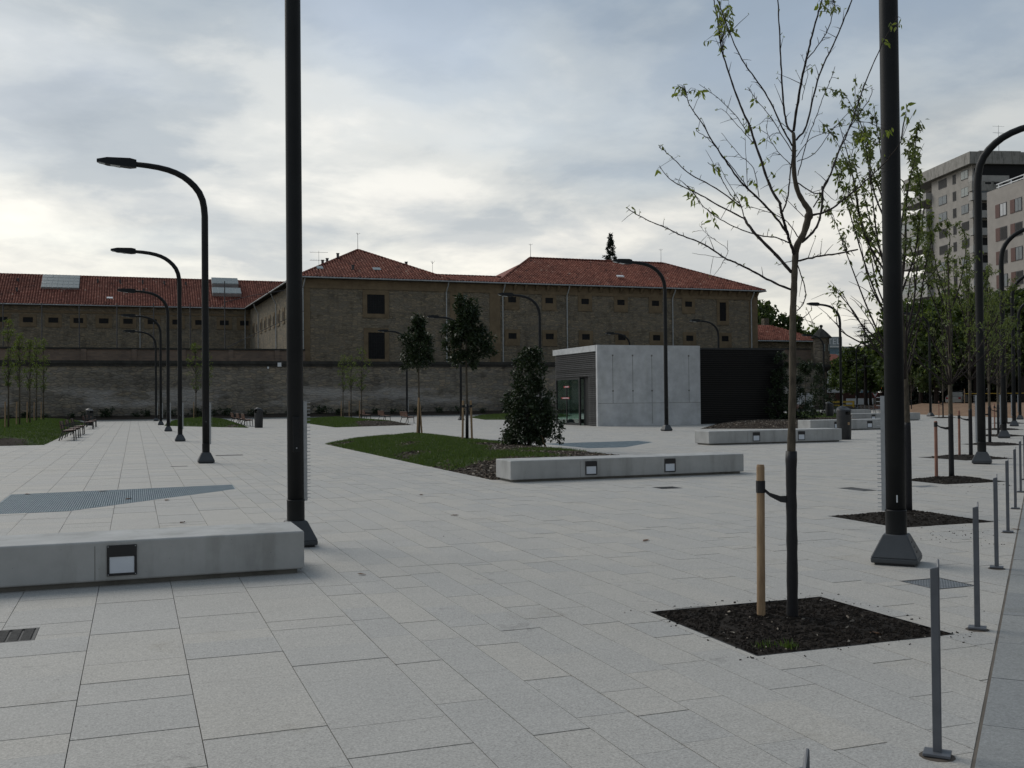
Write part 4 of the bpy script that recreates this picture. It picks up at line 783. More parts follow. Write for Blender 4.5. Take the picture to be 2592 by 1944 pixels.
# corner turret, low range and yard beyond
gt = thing('watch_turret', 'round stone watch turret with conical cap on the wall corner', 'turret', (78.6, 105.4, 0))
MB().lathe([(.62, 0), (.62, 4.9)], 16).obj('column', 'tower_stone', gt, True); MB().lathe([(.62, 4.6), (1.0, 5.0), (1.12, 5.1), (1.12, 5.35), (1.0, 5.45)], 20).obj('corbel', 'coping_dark', gt, True)
MB().lathe([(.97, 5.4), (.97, 8.75)], 8).obj('body', 'tower_stone', gt); MB().lathe([(1.22, 8.7), (1.25, 8.82), (.85, 9.25), (.35, 9.72), (.10, 9.9)], 8).obj('cap', 'coping_dark', gt)
mb = MB(); mb.lathe([(.0, 9.86), (.10, 9.9), (.12, 9.98), (.20, 10.08), (.22, 10.2), (.15, 10.32), (0, 10.36)], 12); mb.obj('finial', 'coping_dark', gt, True)
mb = MB()
for a in (-1.9, -1.0): mb.obox((math.cos(a) * .93, math.sin(a) * .93, 7.5), Vector((-math.sin(a), math.cos(a), 0)), .14, Vector((math.cos(a), math.sin(a), 0)), .05, Vector((0, 0, 1)), .42)
mb.obj('slit_windows', 'skylight_glass', gt)
yw = thing('yard_wall', 'brown brick upper wall between the turret and the prison block', 'wall')
MB().box(66.0, 77.7, 106.3, 106.7, 0, 7.35).obj('wall', 'brickwork', yw); MB().box(66.0, 77.7, 106.2, 106.8, 7.35, 7.5).obj('coping', 'coping_dark', yw)
lb = thing('low_range', 'low stone range with red tile roof right of the prison block', 'building')
MB().box(77, 93.0, 125, 134, 0, 9.4).obj('wall', 'facade_stone', lb); MB().tube([(76.5, 124.2, 9.5), (93.4, 124.2, 9.5)], .09, 8).obj('gutter', 'gutter_zinc', lb)
roofplane(lb, (76, 124.25, 9.6), (93.6, 124.25, 9.6), (76, 129.5, 12.1), (88.0, 129.5, 12.1)); MB().box(87.0, 87.8, 130, 130.8, 11, 13.2).obj('chimney', 'tower_stone', lb)
for k in range(3): x = 79.0 + k * 4.2; MB().box(x, x + .9, 124.9, 125.0, 7.6, 8.6).obj('window', 'window_black', lb)

# ================================================================ KIOSK
KX, KY, KW, KL, KH = 25.4, 55.05, 6.85, 6.5, 4.76
ki = thing('concrete_kiosk', 'square kiosk with pale concrete wall, black slatted side and glass entrance', 'kiosk')
mb = MB(); mb.box(KX, KX + KW, KY, KY + .22, -.1, KH); kw = bevel(mb.obj('concrete_wall', 'concrete_wall', ki), .01)
mb = MB(); mb.box(KX - .02, KX + KW, KY + .22, KY + KL + .3, KH - .36, KH - .002); bevel(mb.obj('roof_slab', 'concrete_wall', ki), .01)
mb = MB()   # formwork joints and tie-hole plugs, proud by a few mm
for fx in (.145, .335, .52, .885):
    x = KX + KW * fx; mb.box(x - .012, x + .012, KY - .003, KY, 1.35, KH - .62); mb.box(x - .05, x + .05, KY - .004, KY, KH - .66, KH - .56); mb.box(x - .05, x + .05, KY - .004, KY, 2.02, 2.10)
mb.box(KX + .02, KX + KW - .02, KY - .003, KY, 1.325, 1.345); x = KX + KW * .52; mb.box(x - .01, x + .01, KY - .003, KY, .1, 1.32)
mb.obj('formwork_joints', 'concrete_plinth', kw)
# slatted west side with glazed entrance near its far end
def slats(name, mat, x0, x1, y0, y1, z0, z1, pitch, parent, along):
    mb = MB(); z = z0; rr = random.Random(2)
    while z < z1 - .02:
        mb.cur = rr.random()
        if along == 'y': mb.box(x0, x1, y0, y1, z, min(z1, z + pitch * .62))
        else: mb.box(x0, x1, y0, y1, z, min(z1, z + pitch * .62))
        z += pitch
    return tag(mb.obj(name, mat, parent), kind='stuff')
slats('slat_cladding', 'slat_dark', KX + .02, KX + .07, KY + .22, KY + KL, 2.98, KH - .37, .115, ki, 'y')
slats('slat_cladding', 'slat_dark', KX + .02, KX + .07, KY + .22, KY + 1.35, .05, 2.96, .115, ki, 'y')
MB().box(KX + .10, KX + .16, KY + .22, KY + KL, 2.92, KH - .37).obj('backing_panel', 'frame_black', ki); MB().box(KX + .10, KX + .16, KY + .22, KY + 1.35, 0, 2.92).obj('backing_panel', 'frame_black', ki)
MB().box(KX + .25, KX + .32, KY + 1.35, KY + 2.55, 0, 2.92).obj('door', 'frame_black', ki)
fr = MB(); ya, yb = KY + 2.6, KY + KL - .05
fr.box(KX, KX + .10, ya, ya + .16, 0, 2.92); fr.box(KX, KX + .10, yb - .16, yb, 0, 2.92); fr.box(KX, KX + .10, ya + .16, yb - .16, 2.80, 2.92); fr.box(KX, KX + .10, ya + .16, yb - .16, 0, .14)
gf = fr.obj('glazed_front', 'iron_dark', ki)
MB().box(KX + .04, KX + .06, ya + .16, yb - .16, .14, 2.80).obj('pane', 'clear_glass', gf); MB().box(KX + .02, KX + .08, (ya + yb) / 2 + .15, (ya + yb) / 2 + .22, .14, 2.4).obj('door_stile', 'iron_dark', gf)
for z, w_ in ((2.32, .42), (1.62, .62)):
    t_ = MB().box(KX + .005, KX + .018, 0, w_ * 2, 0, .10).obj('warning_tape', 'red_plastic', gf); t_.location = (0, (ya + yb) / 2 - .3, z); MB().box(KX - .002, KX + .004, .08, w_ * 2 - .2, .03, .07).obj('tape_print', 'white_paint', t_)
MB().box(KX + .1, KX + KW - .1, KY + KL - .06, KY + KL, 0, .3).obj('rear_sill', 'iron_dark', ki); MB().box(KX + .1, KX + KW - .1, KY + KL - .04, KY + KL - .02, .3, 2.9).obj('rear_pane', 'clear_glass', ki); MB().box(KX + .1, KX + KW, KY + KL - .06, KY + KL, 2.9, KH - .37).obj('rear_panel', 'slat_dark', ki)
MB().box(KX + .3, KX + KW - .05, KY + .3, KY + KL - .1, -.01, .02).obj('floor', 'concrete_plinth', ki)
db = thing('slatted_block', 'long black slatted block joined to the right of the concrete kiosk', 'kiosk')
MB().box(KX + KW + .02, KX + KW + 6.2, KY + .42, KY + 6.6, 0, 4.55).obj('core', 'frame_black', db); MB().box(KX + KW, KX + KW + 6.28, KY + .30, KY + 6.7, 4.56, 4.66).obj('roof_edge', 'iron_dark', db)
slats('slat_cladding', 'slat_black', KX + KW + .01, KX + KW + 6.25, KY + .34, KY + .39, .1, 4.56, .115, db, 'x')

# ================================================================ CONCRETE BENCHES with recessed lights
def luminaire(root, x, y, z0=.085, w_=.25, h=.27):
    f = MB(); f.box(x, x + w_, y - .012, y + .01, z0, z0 + .022); f.box(x, x + w_, y - .012, y + .01, z0 + h * .62, z0 + h); f.box(x, x + .022, y - .012, y + .01, z0 + .022, z0 + h * .62); f.box(x + w_ - .022, x + w_, y - .012, y + .01, z0 + .022, z0 + h * .62)
    fo = bevel(f.obj('light_frame', 'frame_black', root), .003)
    MB().poly and MB().box(x + .022, x + w_ - .022, y - .004, y + .012, z0 + .022, z0 + h * .62).obj('diffuser', 'opal_glass', fo)
    mb = MB()
    for sx in (x + .011, x + w_ - .011):
        for sz in (z0 + .011, z0 + h - .011): mb.tube([(sx, y - .011, sz), (sx, y - .016, sz)], .005, 8)
    mb.obj('screws', 'galvanised', fo)
def cbench(label, x0, x1, y0, depth, h, lums, k=1.0, gap=.045):
    root = thing('concrete_bench', label, 'bench', ((x0 + x1) / 2, y0 + depth / 2, 0), 0, 'long concrete benches with recessed lights'); hx = (x1 - x0) / 2; hy = depth / 2
    b = MB(); b.box(-hx, hx, -hy, hy, gap, h); bevel(b.obj('block', 'concrete_cast', root), .018 * k, 3)
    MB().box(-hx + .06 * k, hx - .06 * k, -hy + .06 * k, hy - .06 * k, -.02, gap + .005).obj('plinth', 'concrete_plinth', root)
    for lx in lums: luminaire(root, lx - (x0 + x1) / 2, -hy - .001, gap + .045 * k, .25 * k, .27 * k)
    mb = MB()
    for fx in (.28, .66): mb.box(-hx + 2 * hx * fx, -hx + 2 * hx * fx + .006, -hy - .0015, -hy + .01, gap + .01, h - .04)
    mb.obj('formwork_seam', 'concrete_plinth', root)
    return root
cbench('nearest concrete bench, cut off at the left edge of the view', -3.9, 1.5, 9.86, .83, .40, (-3.05, -.235), 1.0)
cbench('concrete bench with two lights at the front of the large grass mound', 6.88, 12.15, 18.98, .88, .42, (8.47, 10.25), 1.03)
cbench('concrete bench left of the litter bin, in front of the black slatted block', 18.32, 23.76, 30.75, .95, .47, (20.05, 21.9), 1.15)
cbench('concrete bench passing behind the near litter bin', 29.9, 35.3, 41.0, 1.0, .50, (31.25, 33.15), 1.2)
cbench('concrete bench ending right of the big lamp post', 43.0, 48.4, 54.6, 1.0, .50, (44.5, 46.4), 1.2)
cbench('farthest concrete bench beyond the two litter bins', 53.0, 57.4, 70.5, 1.0, .50, (54.4,), 1.2)

# ================================================================ LAMP POSTS
def make_lamp():
    root = thing('street_lamp', 'x', 'street lamp', (1.70, 11.79, 0), 0, 'tall dark curved lamp posts of the square')
    m1 = MB(); m1.frustum((-.210, .210, -.210, .210), .02, (-.214, .214, -.214, .214), .07); m1.frustum((-.214, .214, -.214, .214), .07, (-.112, .112, -.112, .112), .285)
    b = bevel(m1.obj('base', 'lamp_base_paint', root), .012, 3)
    for k in range(3):
        t = .25 + k * .22; z = .07 + .215 * t; r = .214 - .102 * t + .001
        for sx in (1, -1): MB().obox((sx * r, 0, z), Vector((0, 1, 0)), .07, Vector((-sx * .5, 0, .86)), .006, Vector((sx * .86, 0, .5)), .004).obj('vent_slot', 'frame_black', b)
    MB().box(-.18, .18, -.18, .18, 0, .02).obj('foot', 'frame_black', root)
    MB().lathe([(.098, .265), (.098, .50), (.101, .505), (.101, .515), (.0925, .52)], 28).obj('collar', 'lamp_paint', root, True)
    pts = [(0, 0, .5), (0, 0, 3), (0, 0, 6.55)]
    ctrl = [(0, 6.6), (-.02, 6.85), (-.06, 7.06), (-.15, 7.27), (-.28, 7.44), (-.43, 7.58), (-.6, 7.70), (-.8, 7.795), (-1.02, 7.865), (-1.28, 7.915), (-1.56, 7.945), (-2.04, 7.975)]
    ctrl = [(x * .92, 6.6 + (z - 6.6) * .94) for x, z in ctrl]
    pts += [(x, 0, z) for x, z in ctrl]; rad = [.092, .090, .088] + [.087] * 4 + [.085, .083, .081, .079, .077, .074, .072, .068][:len(ctrl) - 4]
    MB().tube(pts, rad, 24).obj('pole', 'lamp_paint', root, True)
    h = MB(); dx, dz = .185, -.075
    for (xa, ya_, za0, za1), (xb, yb_, zb0, zb1) in (((-1.90, .085, 7.87, 8.07), (-2.06, .13, 7.855, 8.10)), ((-2.06, .13, 7.855, 8.10), (-2.62, .14, 7.90, 8.085)), ((-2.62, .14, 7.90, 8.085), (-2.87, .09, 7.965, 8.03))):
        i = len(h.v); h.v += [(xa, -ya_, za0), (xa, ya_, za0), (xa, ya_ * .6, za1), (xa, -ya_ * .6, za1), (xb, -yb_, zb0), (xb, yb_, zb0), (xb, yb_ * .6, zb1), (xb, -yb_ * .6, zb1)]
        for f in ((0, 1, 5, 4), (1, 2, 6, 5), (2, 3, 7, 6), (3, 0, 4, 7), (3, 2, 1, 0), (4, 5, 6, 7)): h.face([i + k for k in f])
    h.v = [(x + dx, y, z + dz) for x, y, z in h.v]
    ho = h.obj('lamp_head', 'lamp_paint', root)
    l = MB(); i = len(l.v); l.v += [(-2.30, -.115, 7.858), (-2.30, .115, 7.858), (-2.82, .085, 7.935), (-2.82, -.085, 7.935), (-2.30, -.115, 7.90), (-2.30, .115, 7.90), (-2.82, .085, 7.965), (-2.82, -.085, 7.965)]
    for f in ((3, 2, 1, 0), (4, 5, 6, 7), (0, 1, 5, 4), (1, 2, 6, 5), (2, 3, 7, 6), (3, 0, 4, 7)): l.face([i + k for k in f])
    l.v = [(x + dx, y, z + dz) for x, y, z in l.v]
    l.obj('lens', 'lamp_lens', ho)
    dr = MB(); dr.box(-.040, .040, -.0950, -.075, 1.05, 1.45); bevel(dr.obj('access_door', 'lamp_paint', root), .008); MB().tube([(0, -.095, 1.10), (0, -.099, 1.10)], .008, 8).obj('door_lock', 'galvanised', root)
    st = MB().box(.086, .130, -.010, .010, .50, 1.62).obj('ladder_strip', 'galvanised', root)
    te = MB()
    for k in range(28): z = .535 + k * .0395; te.box(.130, .166, -.012, .012, z, z + .007)
    tag(te.obj('teeth', 'galvanised', st), kind='stuff')
    return root
lamp0 = make_lamp(); index_kids()
LAMPS = []
for k, y in enumerate((11.79, 28.8, 45.47, 61.6, 79.2, 96.5)):
    LAMPS.append((1.79, y, 0, 1.0, ('large near lamp post standing behind the nearest concrete bench' if k == 0 else ORD[k - 1] + ' lamp of the receding row at left, counted from the front')))
for k, (x, y) in enumerate(((24.55, 45.2), (24.4, 61.6), (24.6, 79.4), (24.5, 96.5))):
    LAMPS.append((x, y, 0, 1.045, ('lamp post standing in front of the concrete kiosk', 'lamp post rising behind the dark bushy shrub', 'lamp post behind the taller clipped tree', 'lamp post behind the shorter clipped tree near the wall')[k]))
for k, (x, y) in enumerate(((48.1, 62.3), (47.7, 78.3), (47.8, 95.6))):
    LAMPS.append((x, y, 0, 1.045, ('lamp post between the near young tree and the big right lamp', 'lamp post whose arm shows above the black slatted block', 'lamp post whose arm shows above the concrete kiosk roof')[k]))
LAMPS.append((70.0, 93.5, 0, 1.04, 'lamp post whose arm crosses the round stone turret'))
sa = math.atan2(-KN.y, -KN.x)
for k in range(5):
    p = (6.93 + 11.8 * k, 8.17 + 10.95 * k)
    LAMPS.append((*p, sa, 1.0, ('massive lamp post close at right with vented base' if k == 0 else ORD[k - 1] + ' lamp behind the massive one along the kerb')))
LAMPS.append((57.8, 64.1, 0, 1.0, 'lamp post near the sandy bank with arm to the left'))
LAMPS.append((81.2, 102.2, sa, 1.04, 'far lamp post at the end of the square in front of the cedar'))
for i, (x, y, rz, sc, lab) in enumerate(LAMPS):
    if i == 0: lamp0['label'] = lab; continue
    lo = dup(lamp0, (x, y, 0), rz, lab, None, sc)
    if 'massive lamp post close' in lab: a_ = math.atan2(-y, -x) - rz + .12; MB().obox((math.cos(a_) * .0935, math.sin(a_) * .0935, .63), Vector((-math.sin(a_), math.cos(a_), 0)), .006, Vector((math.cos(a_), math.sin(a_), 0)), .002, Vector((0, 0, 1)), .035).obj('sticker', 'white_paint', lo)

# ================================================================ BOLLARDS
def make_bollard():
    root = thing('bollard', 'x', 'bollard', (0, 0, 0), 0, 'slim steel bollards along the kerb')
    b = MB(); a = math.atan2(KN.y, KN.x); ax = Vector((KN.x, KN.y, 0)); ay = Vector((KD.x, KD.y, 0)); up = Vector((0, 0, 1))
    prof = [(-.018, -.008), (.018, -.008), (.018, .036), (.008, .036), (.008, .005), (-.018, .005)]; P = lambda q, z: tuple(ax * q[0] + ay * q[1] + Vector((0, 0, z)))
    zt = lambda q: .84 + (.03 if q[1] > .02 else .0) + (.010 if q[0] > 0 else 0); i0 = len(b.v); b.v += [P(q, .02) for q in prof] + [P(q, zt(q)) for q in prof]; n = 6
    for k in range(n): b.face((i0 + k, i0 + (k + 1) % n, i0 + n + (k + 1) % n, i0 + n + k))
    b.face((i0 + 6, i0 + 7, i0 + 10, i0 + 11)); b.face((i0 + 7, i0 + 8, i0 + 9, i0 + 10))
    bevel(b.obj('post', 'bollard_paint', root), .003)
    p = MB(); p.obox((0, 0, .014), ax, .058, ay, .048, up, .007); bevel(p.obj('base_plate', 'bollard_paint', root), .003)
    g_ = MB().lathe([(.078, 0), (.066, .004), (0, .006)], 14).obj('mortar_pad', 'joint_sand', root)
    return root
bo0 = make_bollard(); index_kids()
for k in range(-1, 24):
    loc = (3.38 + 2.085 * k, 3.74 + 1.905 * k, 0)
    lab = 'nearest bollard, only its cut steel tip showing at the bottom edge' if k == -1 else (ORD[k] + ' full bollard along the kerb counted from the front')
    if k == -1: bo0.location = loc; bo0['label'] = lab
    else: dup(bo0, loc, 0, lab)
for k in range(7): dup(bo0, (50.5 + 3.1 * k, 60.5 + 4.4 * k, 0), 0, ORD[k] + ' distant slim bollard before the sandy bank, counted from the right')

# ================================================================ LITTER BINS
def make_bin():
    root = thing('litter_bin', 'x', 'litter bin', (0, 0, 0), 0, 'dark round litter bins')
    MB().lathe([(.235, 0), (.25, .02), (.262, .5), (.27, .88)], 28).obj('body', 'iron_dark', root, True); MB().lathe([(.272, .86), (.276, .90), (.272, .93)], 28).obj('rim', 'iron_dark', root, True)
    hd = MB(); n = 28
    def top(a): return 1.13 + .05 * math.sin(a)
    for k in range(n):
        a0, a1 = 2 * math.pi * k / n, 2 * math.pi * (k + 1) / n; am = (a0 + a1) / 2 % (2 * math.pi)
        op = 4.35 < am < 5.1 or 5.25 < am < 5.95 or 1.2 < am < 1.95
        P = lambda a, r, z: (r * math.cos(a), r * math.sin(a), z)
        if not op: hd.poly([P(a0, .27, .93), P(a1, .27, .93), P(a1, .265, top(a1)), P(a0, .265, top(a0))]); hd.poly([P(a1, .255, .93), P(a0, .255, .93), P(a0, .25, top(a0)), P(a1, .25, top(a1))])
        hd.poly([P(a0, .275, top(a0) - .03), P(a1, .275, top(a1) - .03), P(a1, .25, top(a1) + .03), P(a0, .25, top(a0) + .03)]); hd.poly([P(a0, .25, top(a0) + .03), P(a1, .25, top(a1) + .03), P(a1, .10, top(a1) + .09), P(a0, .10, top(a0) + .09)]); hd.poly([P(a0, .10, top(a0) + .09), P(a1, .10, top(a1) + .09), (0, 0, 1.24)])
    hd.obj('hood', 'iron_dark', root, True); MB().box(-.04, .04, -.272, -.264, .55, .65).obj('badge', 'stake_wood', root)
    return root
bn = make_bin(); index_kids(); bn.location = (24.98, 32.2, 0); bn['label'] = 'near litter bin at the right end of a concrete bench'
dup(bn, (44.6, 59.0, 0), 1.0, 'litter bin partly hidden behind the near one'); dup(bn, (7.3, 66.3, 0), 2.2, 'litter bin beside the wooden benches behind the lamp row'); dup(bn, (-3.1, 82.0, 0), .4, 'distant litter bin at the far end of the left wooden benches')

# ================================================================ WOODEN BENCHES
def make_wbench(L=2.1):
    root = thing('wooden_bench', 'x', 'bench', (0, 0, 0), 0, 'slatted wooden benches with dark iron legs')   # long axis y, faces +x
    for sy in (-L / 2 + .22, L / 2 - .22):
        l = MB(); l.tube([(.27, sy, 0), (.25, sy, .42)], .024, 8); l.obj('leg', 'iron_dark', root)
        l = MB(); l.tube([(-.34, sy, 0), (-.20, sy, .40), (-.30, sy, .86)], .024, 8); l.obj('leg', 'iron_dark', root)
        l = MB(); l.tube([(.25, sy, .42), (.26, sy, .62), (-.24, sy, .66)], .018, 8); l.tube([(.25, sy, .40), (-.2, sy, .39)], .02, 8); l.obj('armrest', 'iron_dark', root)
    for k in range(4):
        x = -.13 + k * .115; s = MB(); s.cur = rnd.random(); s.box(x - .05, x + .05, -L / 2, L / 2, .425 + .008 * k, .455 + .008 * k); bevel(s.obj('seat_slat', 'bench_wood', root), .006)
    for k in range(3):
        z = .56 + k * .115; s = MB(); s.cur = rnd.random(); xo = -.235 - (z - .4) * .16; s.obox((xo, 0, z), Vector((0, 1, 0)), L / 2, Vector((-.18, 0, .98)), .047, Vector((.98, 0, .18)), .014); bevel(s.obj('back_slat', 'bench_wood', root), .006)
    return root
wb = make_wbench(); index_kids()
spots = [(-2.75, 49.9, 0, 'nearest wooden bench beside the left grass mound'), (-2.75, 53.8, 0, 'second wooden bench beside the left grass mound'), (-2.75, 58.2, 0, 'third wooden bench beside the left grass mound'), (-2.75, 71.2, 0, 'fourth wooden bench beside the left mound, next to the far bin'), (-2.75, 76.6, 0, 'farthest wooden bench beside the left grass mound'),
         (7.0, 70.3, 0, 'wooden bench nearest the bin behind the lamp row'), (7.0, 74.0, 0, 'middle wooden bench behind the lamp row'), (7.0, 78.3, 0, 'farthest wooden bench behind the lamp row'),
         (18.3, 72.0, 0, 'nearest wooden bench right of the middle mound'), (18.3, 79.2, 0, 'middle wooden bench right of the middle mound'), (18.3, 86.3, 0, 'farthest wooden bench right of the middle mound'),
         (64.6, 78.2, R(100), 'wooden bench seen from behind near the big right lamp'), (63.0, 88.5, R(95), 'wooden bench beyond the dark cone shaped shrub')]
for i, (x, y, rz, lab) in enumerate(spots):
    if i == 0: wb.location = (x, y, 0); wb['label'] = lab
    else: dup(wb, (x, y, 0), rz, lab)

# ================================================================ TREES
def leafq(mb, p, d, nrm, L, W):
    d = Vector(d).normalized(); n_ = Vector(nrm); s = d.cross(n_)
    if s.length < 1e-4: s = d.orthogonal()
    s.normalize(); n_ = s.cross(d); p = Vector(p); i = len(mb.v)
    mb.v += [tuple(p), tuple(p + d * L * .42 + s * W + n_ * W * .35), tuple(p + d * L), tuple(p + d * L * .42 - s * W + n_ * W * .35)]
    mb.face((i, i + 1, i + 2)); mb.face((i, i + 2, i + 3))
def rvec(rr, zb=0.0): return Vector((rr.gauss(0, 1), rr.gauss(0, 1), rr.gauss(0, 1) + zb)).normalized()
def smooth_path(pts, sub=4):
    P = [Vector(p[:3]) for p in pts]; rad = [p[3] for p in pts]; out, ro = [], []
    for i in range(len(P) - 1):
        a, b, c, d = P[max(i - 1, 0)], P[i], P[i + 1], P[min(i + 2, len(P) - 1)]
        for k in range(sub):
            t = k / sub; out.append(.5 * ((2 * b) + (c - a) * t + (2 * a - 5 * b + 4 * c - d) * t * t + (-a + 3 * b - 3 * c + d) * t ** 3)); ro.append(rad[i] + (rad[i + 1] - rad[i]) * t)
    out.append(P[-1]); ro.append(rad[-1]); return out, ro

# --- the near, almost bare young tree
T1 = Vector((4.575, 6.522, -.03)); rr = random.Random(21)
t1 = thing('young_tree', 'tall young tree with mostly bare branches in the nearest square pit', 'tree', tuple(T1))
def rel(pts): return [(p[0] - T1.x, p[1] - T1.y, p[2] - T1.z, p[3]) for p in pts]
P_, R_ = smooth_path(rel(TRUNK1), 5); up_i = next(i for i, p in enumerate(P_) if p.z > 1.1)
R_ = [r * (1 + .06 * math.sin(i * 1.7) + (.22 if i in (56, 57, 58) else 0)) for i, r in enumerate(R_)]
MB().tube(P_[up_i:], R_[up_i:], 12).obj('trunk', 'bark', t1, True)
wp = [p for p in P_ if p.z < 1.255]; wr = [.0415 * (1 - .12 * i / len(wp)) + .0022 * math.sin(i * 2.3) + (.004 if i > len(wp) - 4 else 0) for i in range(len(wp))]
MB().tube([(wp[0].x, wp[0].y, -.02)] + wp, [.042] + wr, 14).obj('trunk_wrap', 'tree_wrap', t1, True)
twig_tips = []
for br in BR1:
    pts, rad = smooth_path(rel(br), 5); rad = [r * (1 + .10 * math.sin(i * 2.6 + br[0][0] * 9)) for i, r in enumerate(rad)]
    for i in range(1, len(pts) - 1): pts[i] = pts[i] + Vector((rr.gauss(0, .0014), rr.gauss(0, .0014), rr.gauss(0, .0014)))
    mb = MB(); mb.tube(pts, rad, 7)
    for i in range(3, len(pts) - 1):
        if rr.random() < .42:
            d = (pts[i + 1] - pts[i]).normalized(); sd_ = (d * .8 + rvec(rr) * .8).normalized(); L = rr.uniform(.02, .06) if rr.random() < .75 else rr.uniform(.08, .22)
            q = pts[i] + sd_ * L; mb.tube([pts[i], pts[i] + sd_ * L * .5 + Vector((0, 0, .004)), q], [min(.003, rad[i] * .6), .002, .0012], 4)
            if rr.random() < .5: twig_tips.append(q)
    mb.obj('branch', 'bark_branch', t1, True)
LM = []
for k in range(5):
    mb = MB(); mb.cur = k / 4; d = Vector((0, 0, -1)); w_ = .0105 + .0015 * (k % 3)
    mb.v += [(0, 0, 0), (w_, .004, -.018), (w_ * .75, .010, -.036), (0, .012, -.058), (-w_ * .75, .010, -.036), (-w_, .004, -.018), (0, -.002, -.018), (0, .004, -.036)]
    for f in ((0, 1, 6), (1, 2, 7, 6), (2, 3, 7), (3, 4, 7), (4, 5, 6, 7), (5, 0, 6)): mb.face(f)
    LM.append(mb.mesh('leaf', 'leaf_spring'))
LMb = []
for p in [Vector(q) - T1 for q in LF1]:
    o = link('leaf', LM[rr.randrange(5)], t1, tuple(p)); o.rotation_euler = (rr.gauss(.2, .55), rr.gauss(0, .5), rr.uniform(0, 6.28)); s = rr.uniform(.65, 1.15); o.scale = (s, s, s)
mb = MB()
for q in twig_tips:
    for _ in range(2): mb.cur = rr.random(); leafq(mb, q, rvec(rr, .4), rvec(rr), rr.uniform(.012, .026), rr.uniform(.003, .006))
tag(mb.obj('leaf_buds', 'leaf_spring', t1), kind='stuff')
# thin twigs carrying the leaf clusters
mb = MB(); LFV = [Vector(q) - T1 for q in LF1]
BP = [Vector(p[:3]) - T1 for br in BR1 for p in smooth_path(br, 5)[0] and [(*v, 0) for v in smooth_path(br, 5)[0]]]
for i, p in enumerate(LFV):
    if i % 2: continue
    q = min(BP, key=lambda v: (v - p).length_squared)
    if (q - p).length < .55: mb.tube([q, (q + p) / 2 + Vector((0, 0, .02)), p], [.0022, .0017, .001], 4)
tag(mb.obj('leaf_stalks', 'bark_branch', t1), kind='stuff')

def stake(label, base, top, r, mat, tie=None, group='wooden tree stakes'):
    root = thing('tree_stake', label, 'stake', tuple(base), 0, group); t_ = Vector(top) - Vector(base)
    MB().tube([(0, 0, -.05), t_ * .5, t_ * .985, t_], [r, r * .98, r * .96, r * .8], 14).obj('stake', mat, root, False)
    if tie:
        z, to = tie; c = t_ * (z / t_.z); to = Vector(to) - Vector(base)
        MB().tube([c - Vector((0, 0, .045)), c + Vector((0, 0, .045))], [r * 1.1, r * 1.1], 14).obj('strap_loop', 'strap_black', root)
        d = to - c; side = Vector((0, 0, 1)); mid = c + d * .5 - Vector((0, 0, .035)); m_ = MB()
        ps = [c, c + d * .3 - Vector((0, 0, .03)), c + d * .65 - Vector((0, 0, .03)), to]; hw = [.012, .014, .022, .03]; nrm = Vector((-d.y, d.x, 0)).normalized() * .003
        for (p, h), (q, h2) in zip(zip(ps, hw), zip(ps[1:], hw[1:])):
            for s in (1, -1): m_.poly([p + nrm * s - side * h, q + nrm * s - side * h2, q + nrm * s + side * h2, p + nrm * s + side * h][::s])
        m_.obj('strap', 'strap_black', root)
    return root
stake('pale round stake tied by a black strap to the nearest young tree', (4.375, 6.63, -.03), (4.40, 6.65, 1.115), .031, 'stake_wood', (.98, (4.56, 6.50, .86)))

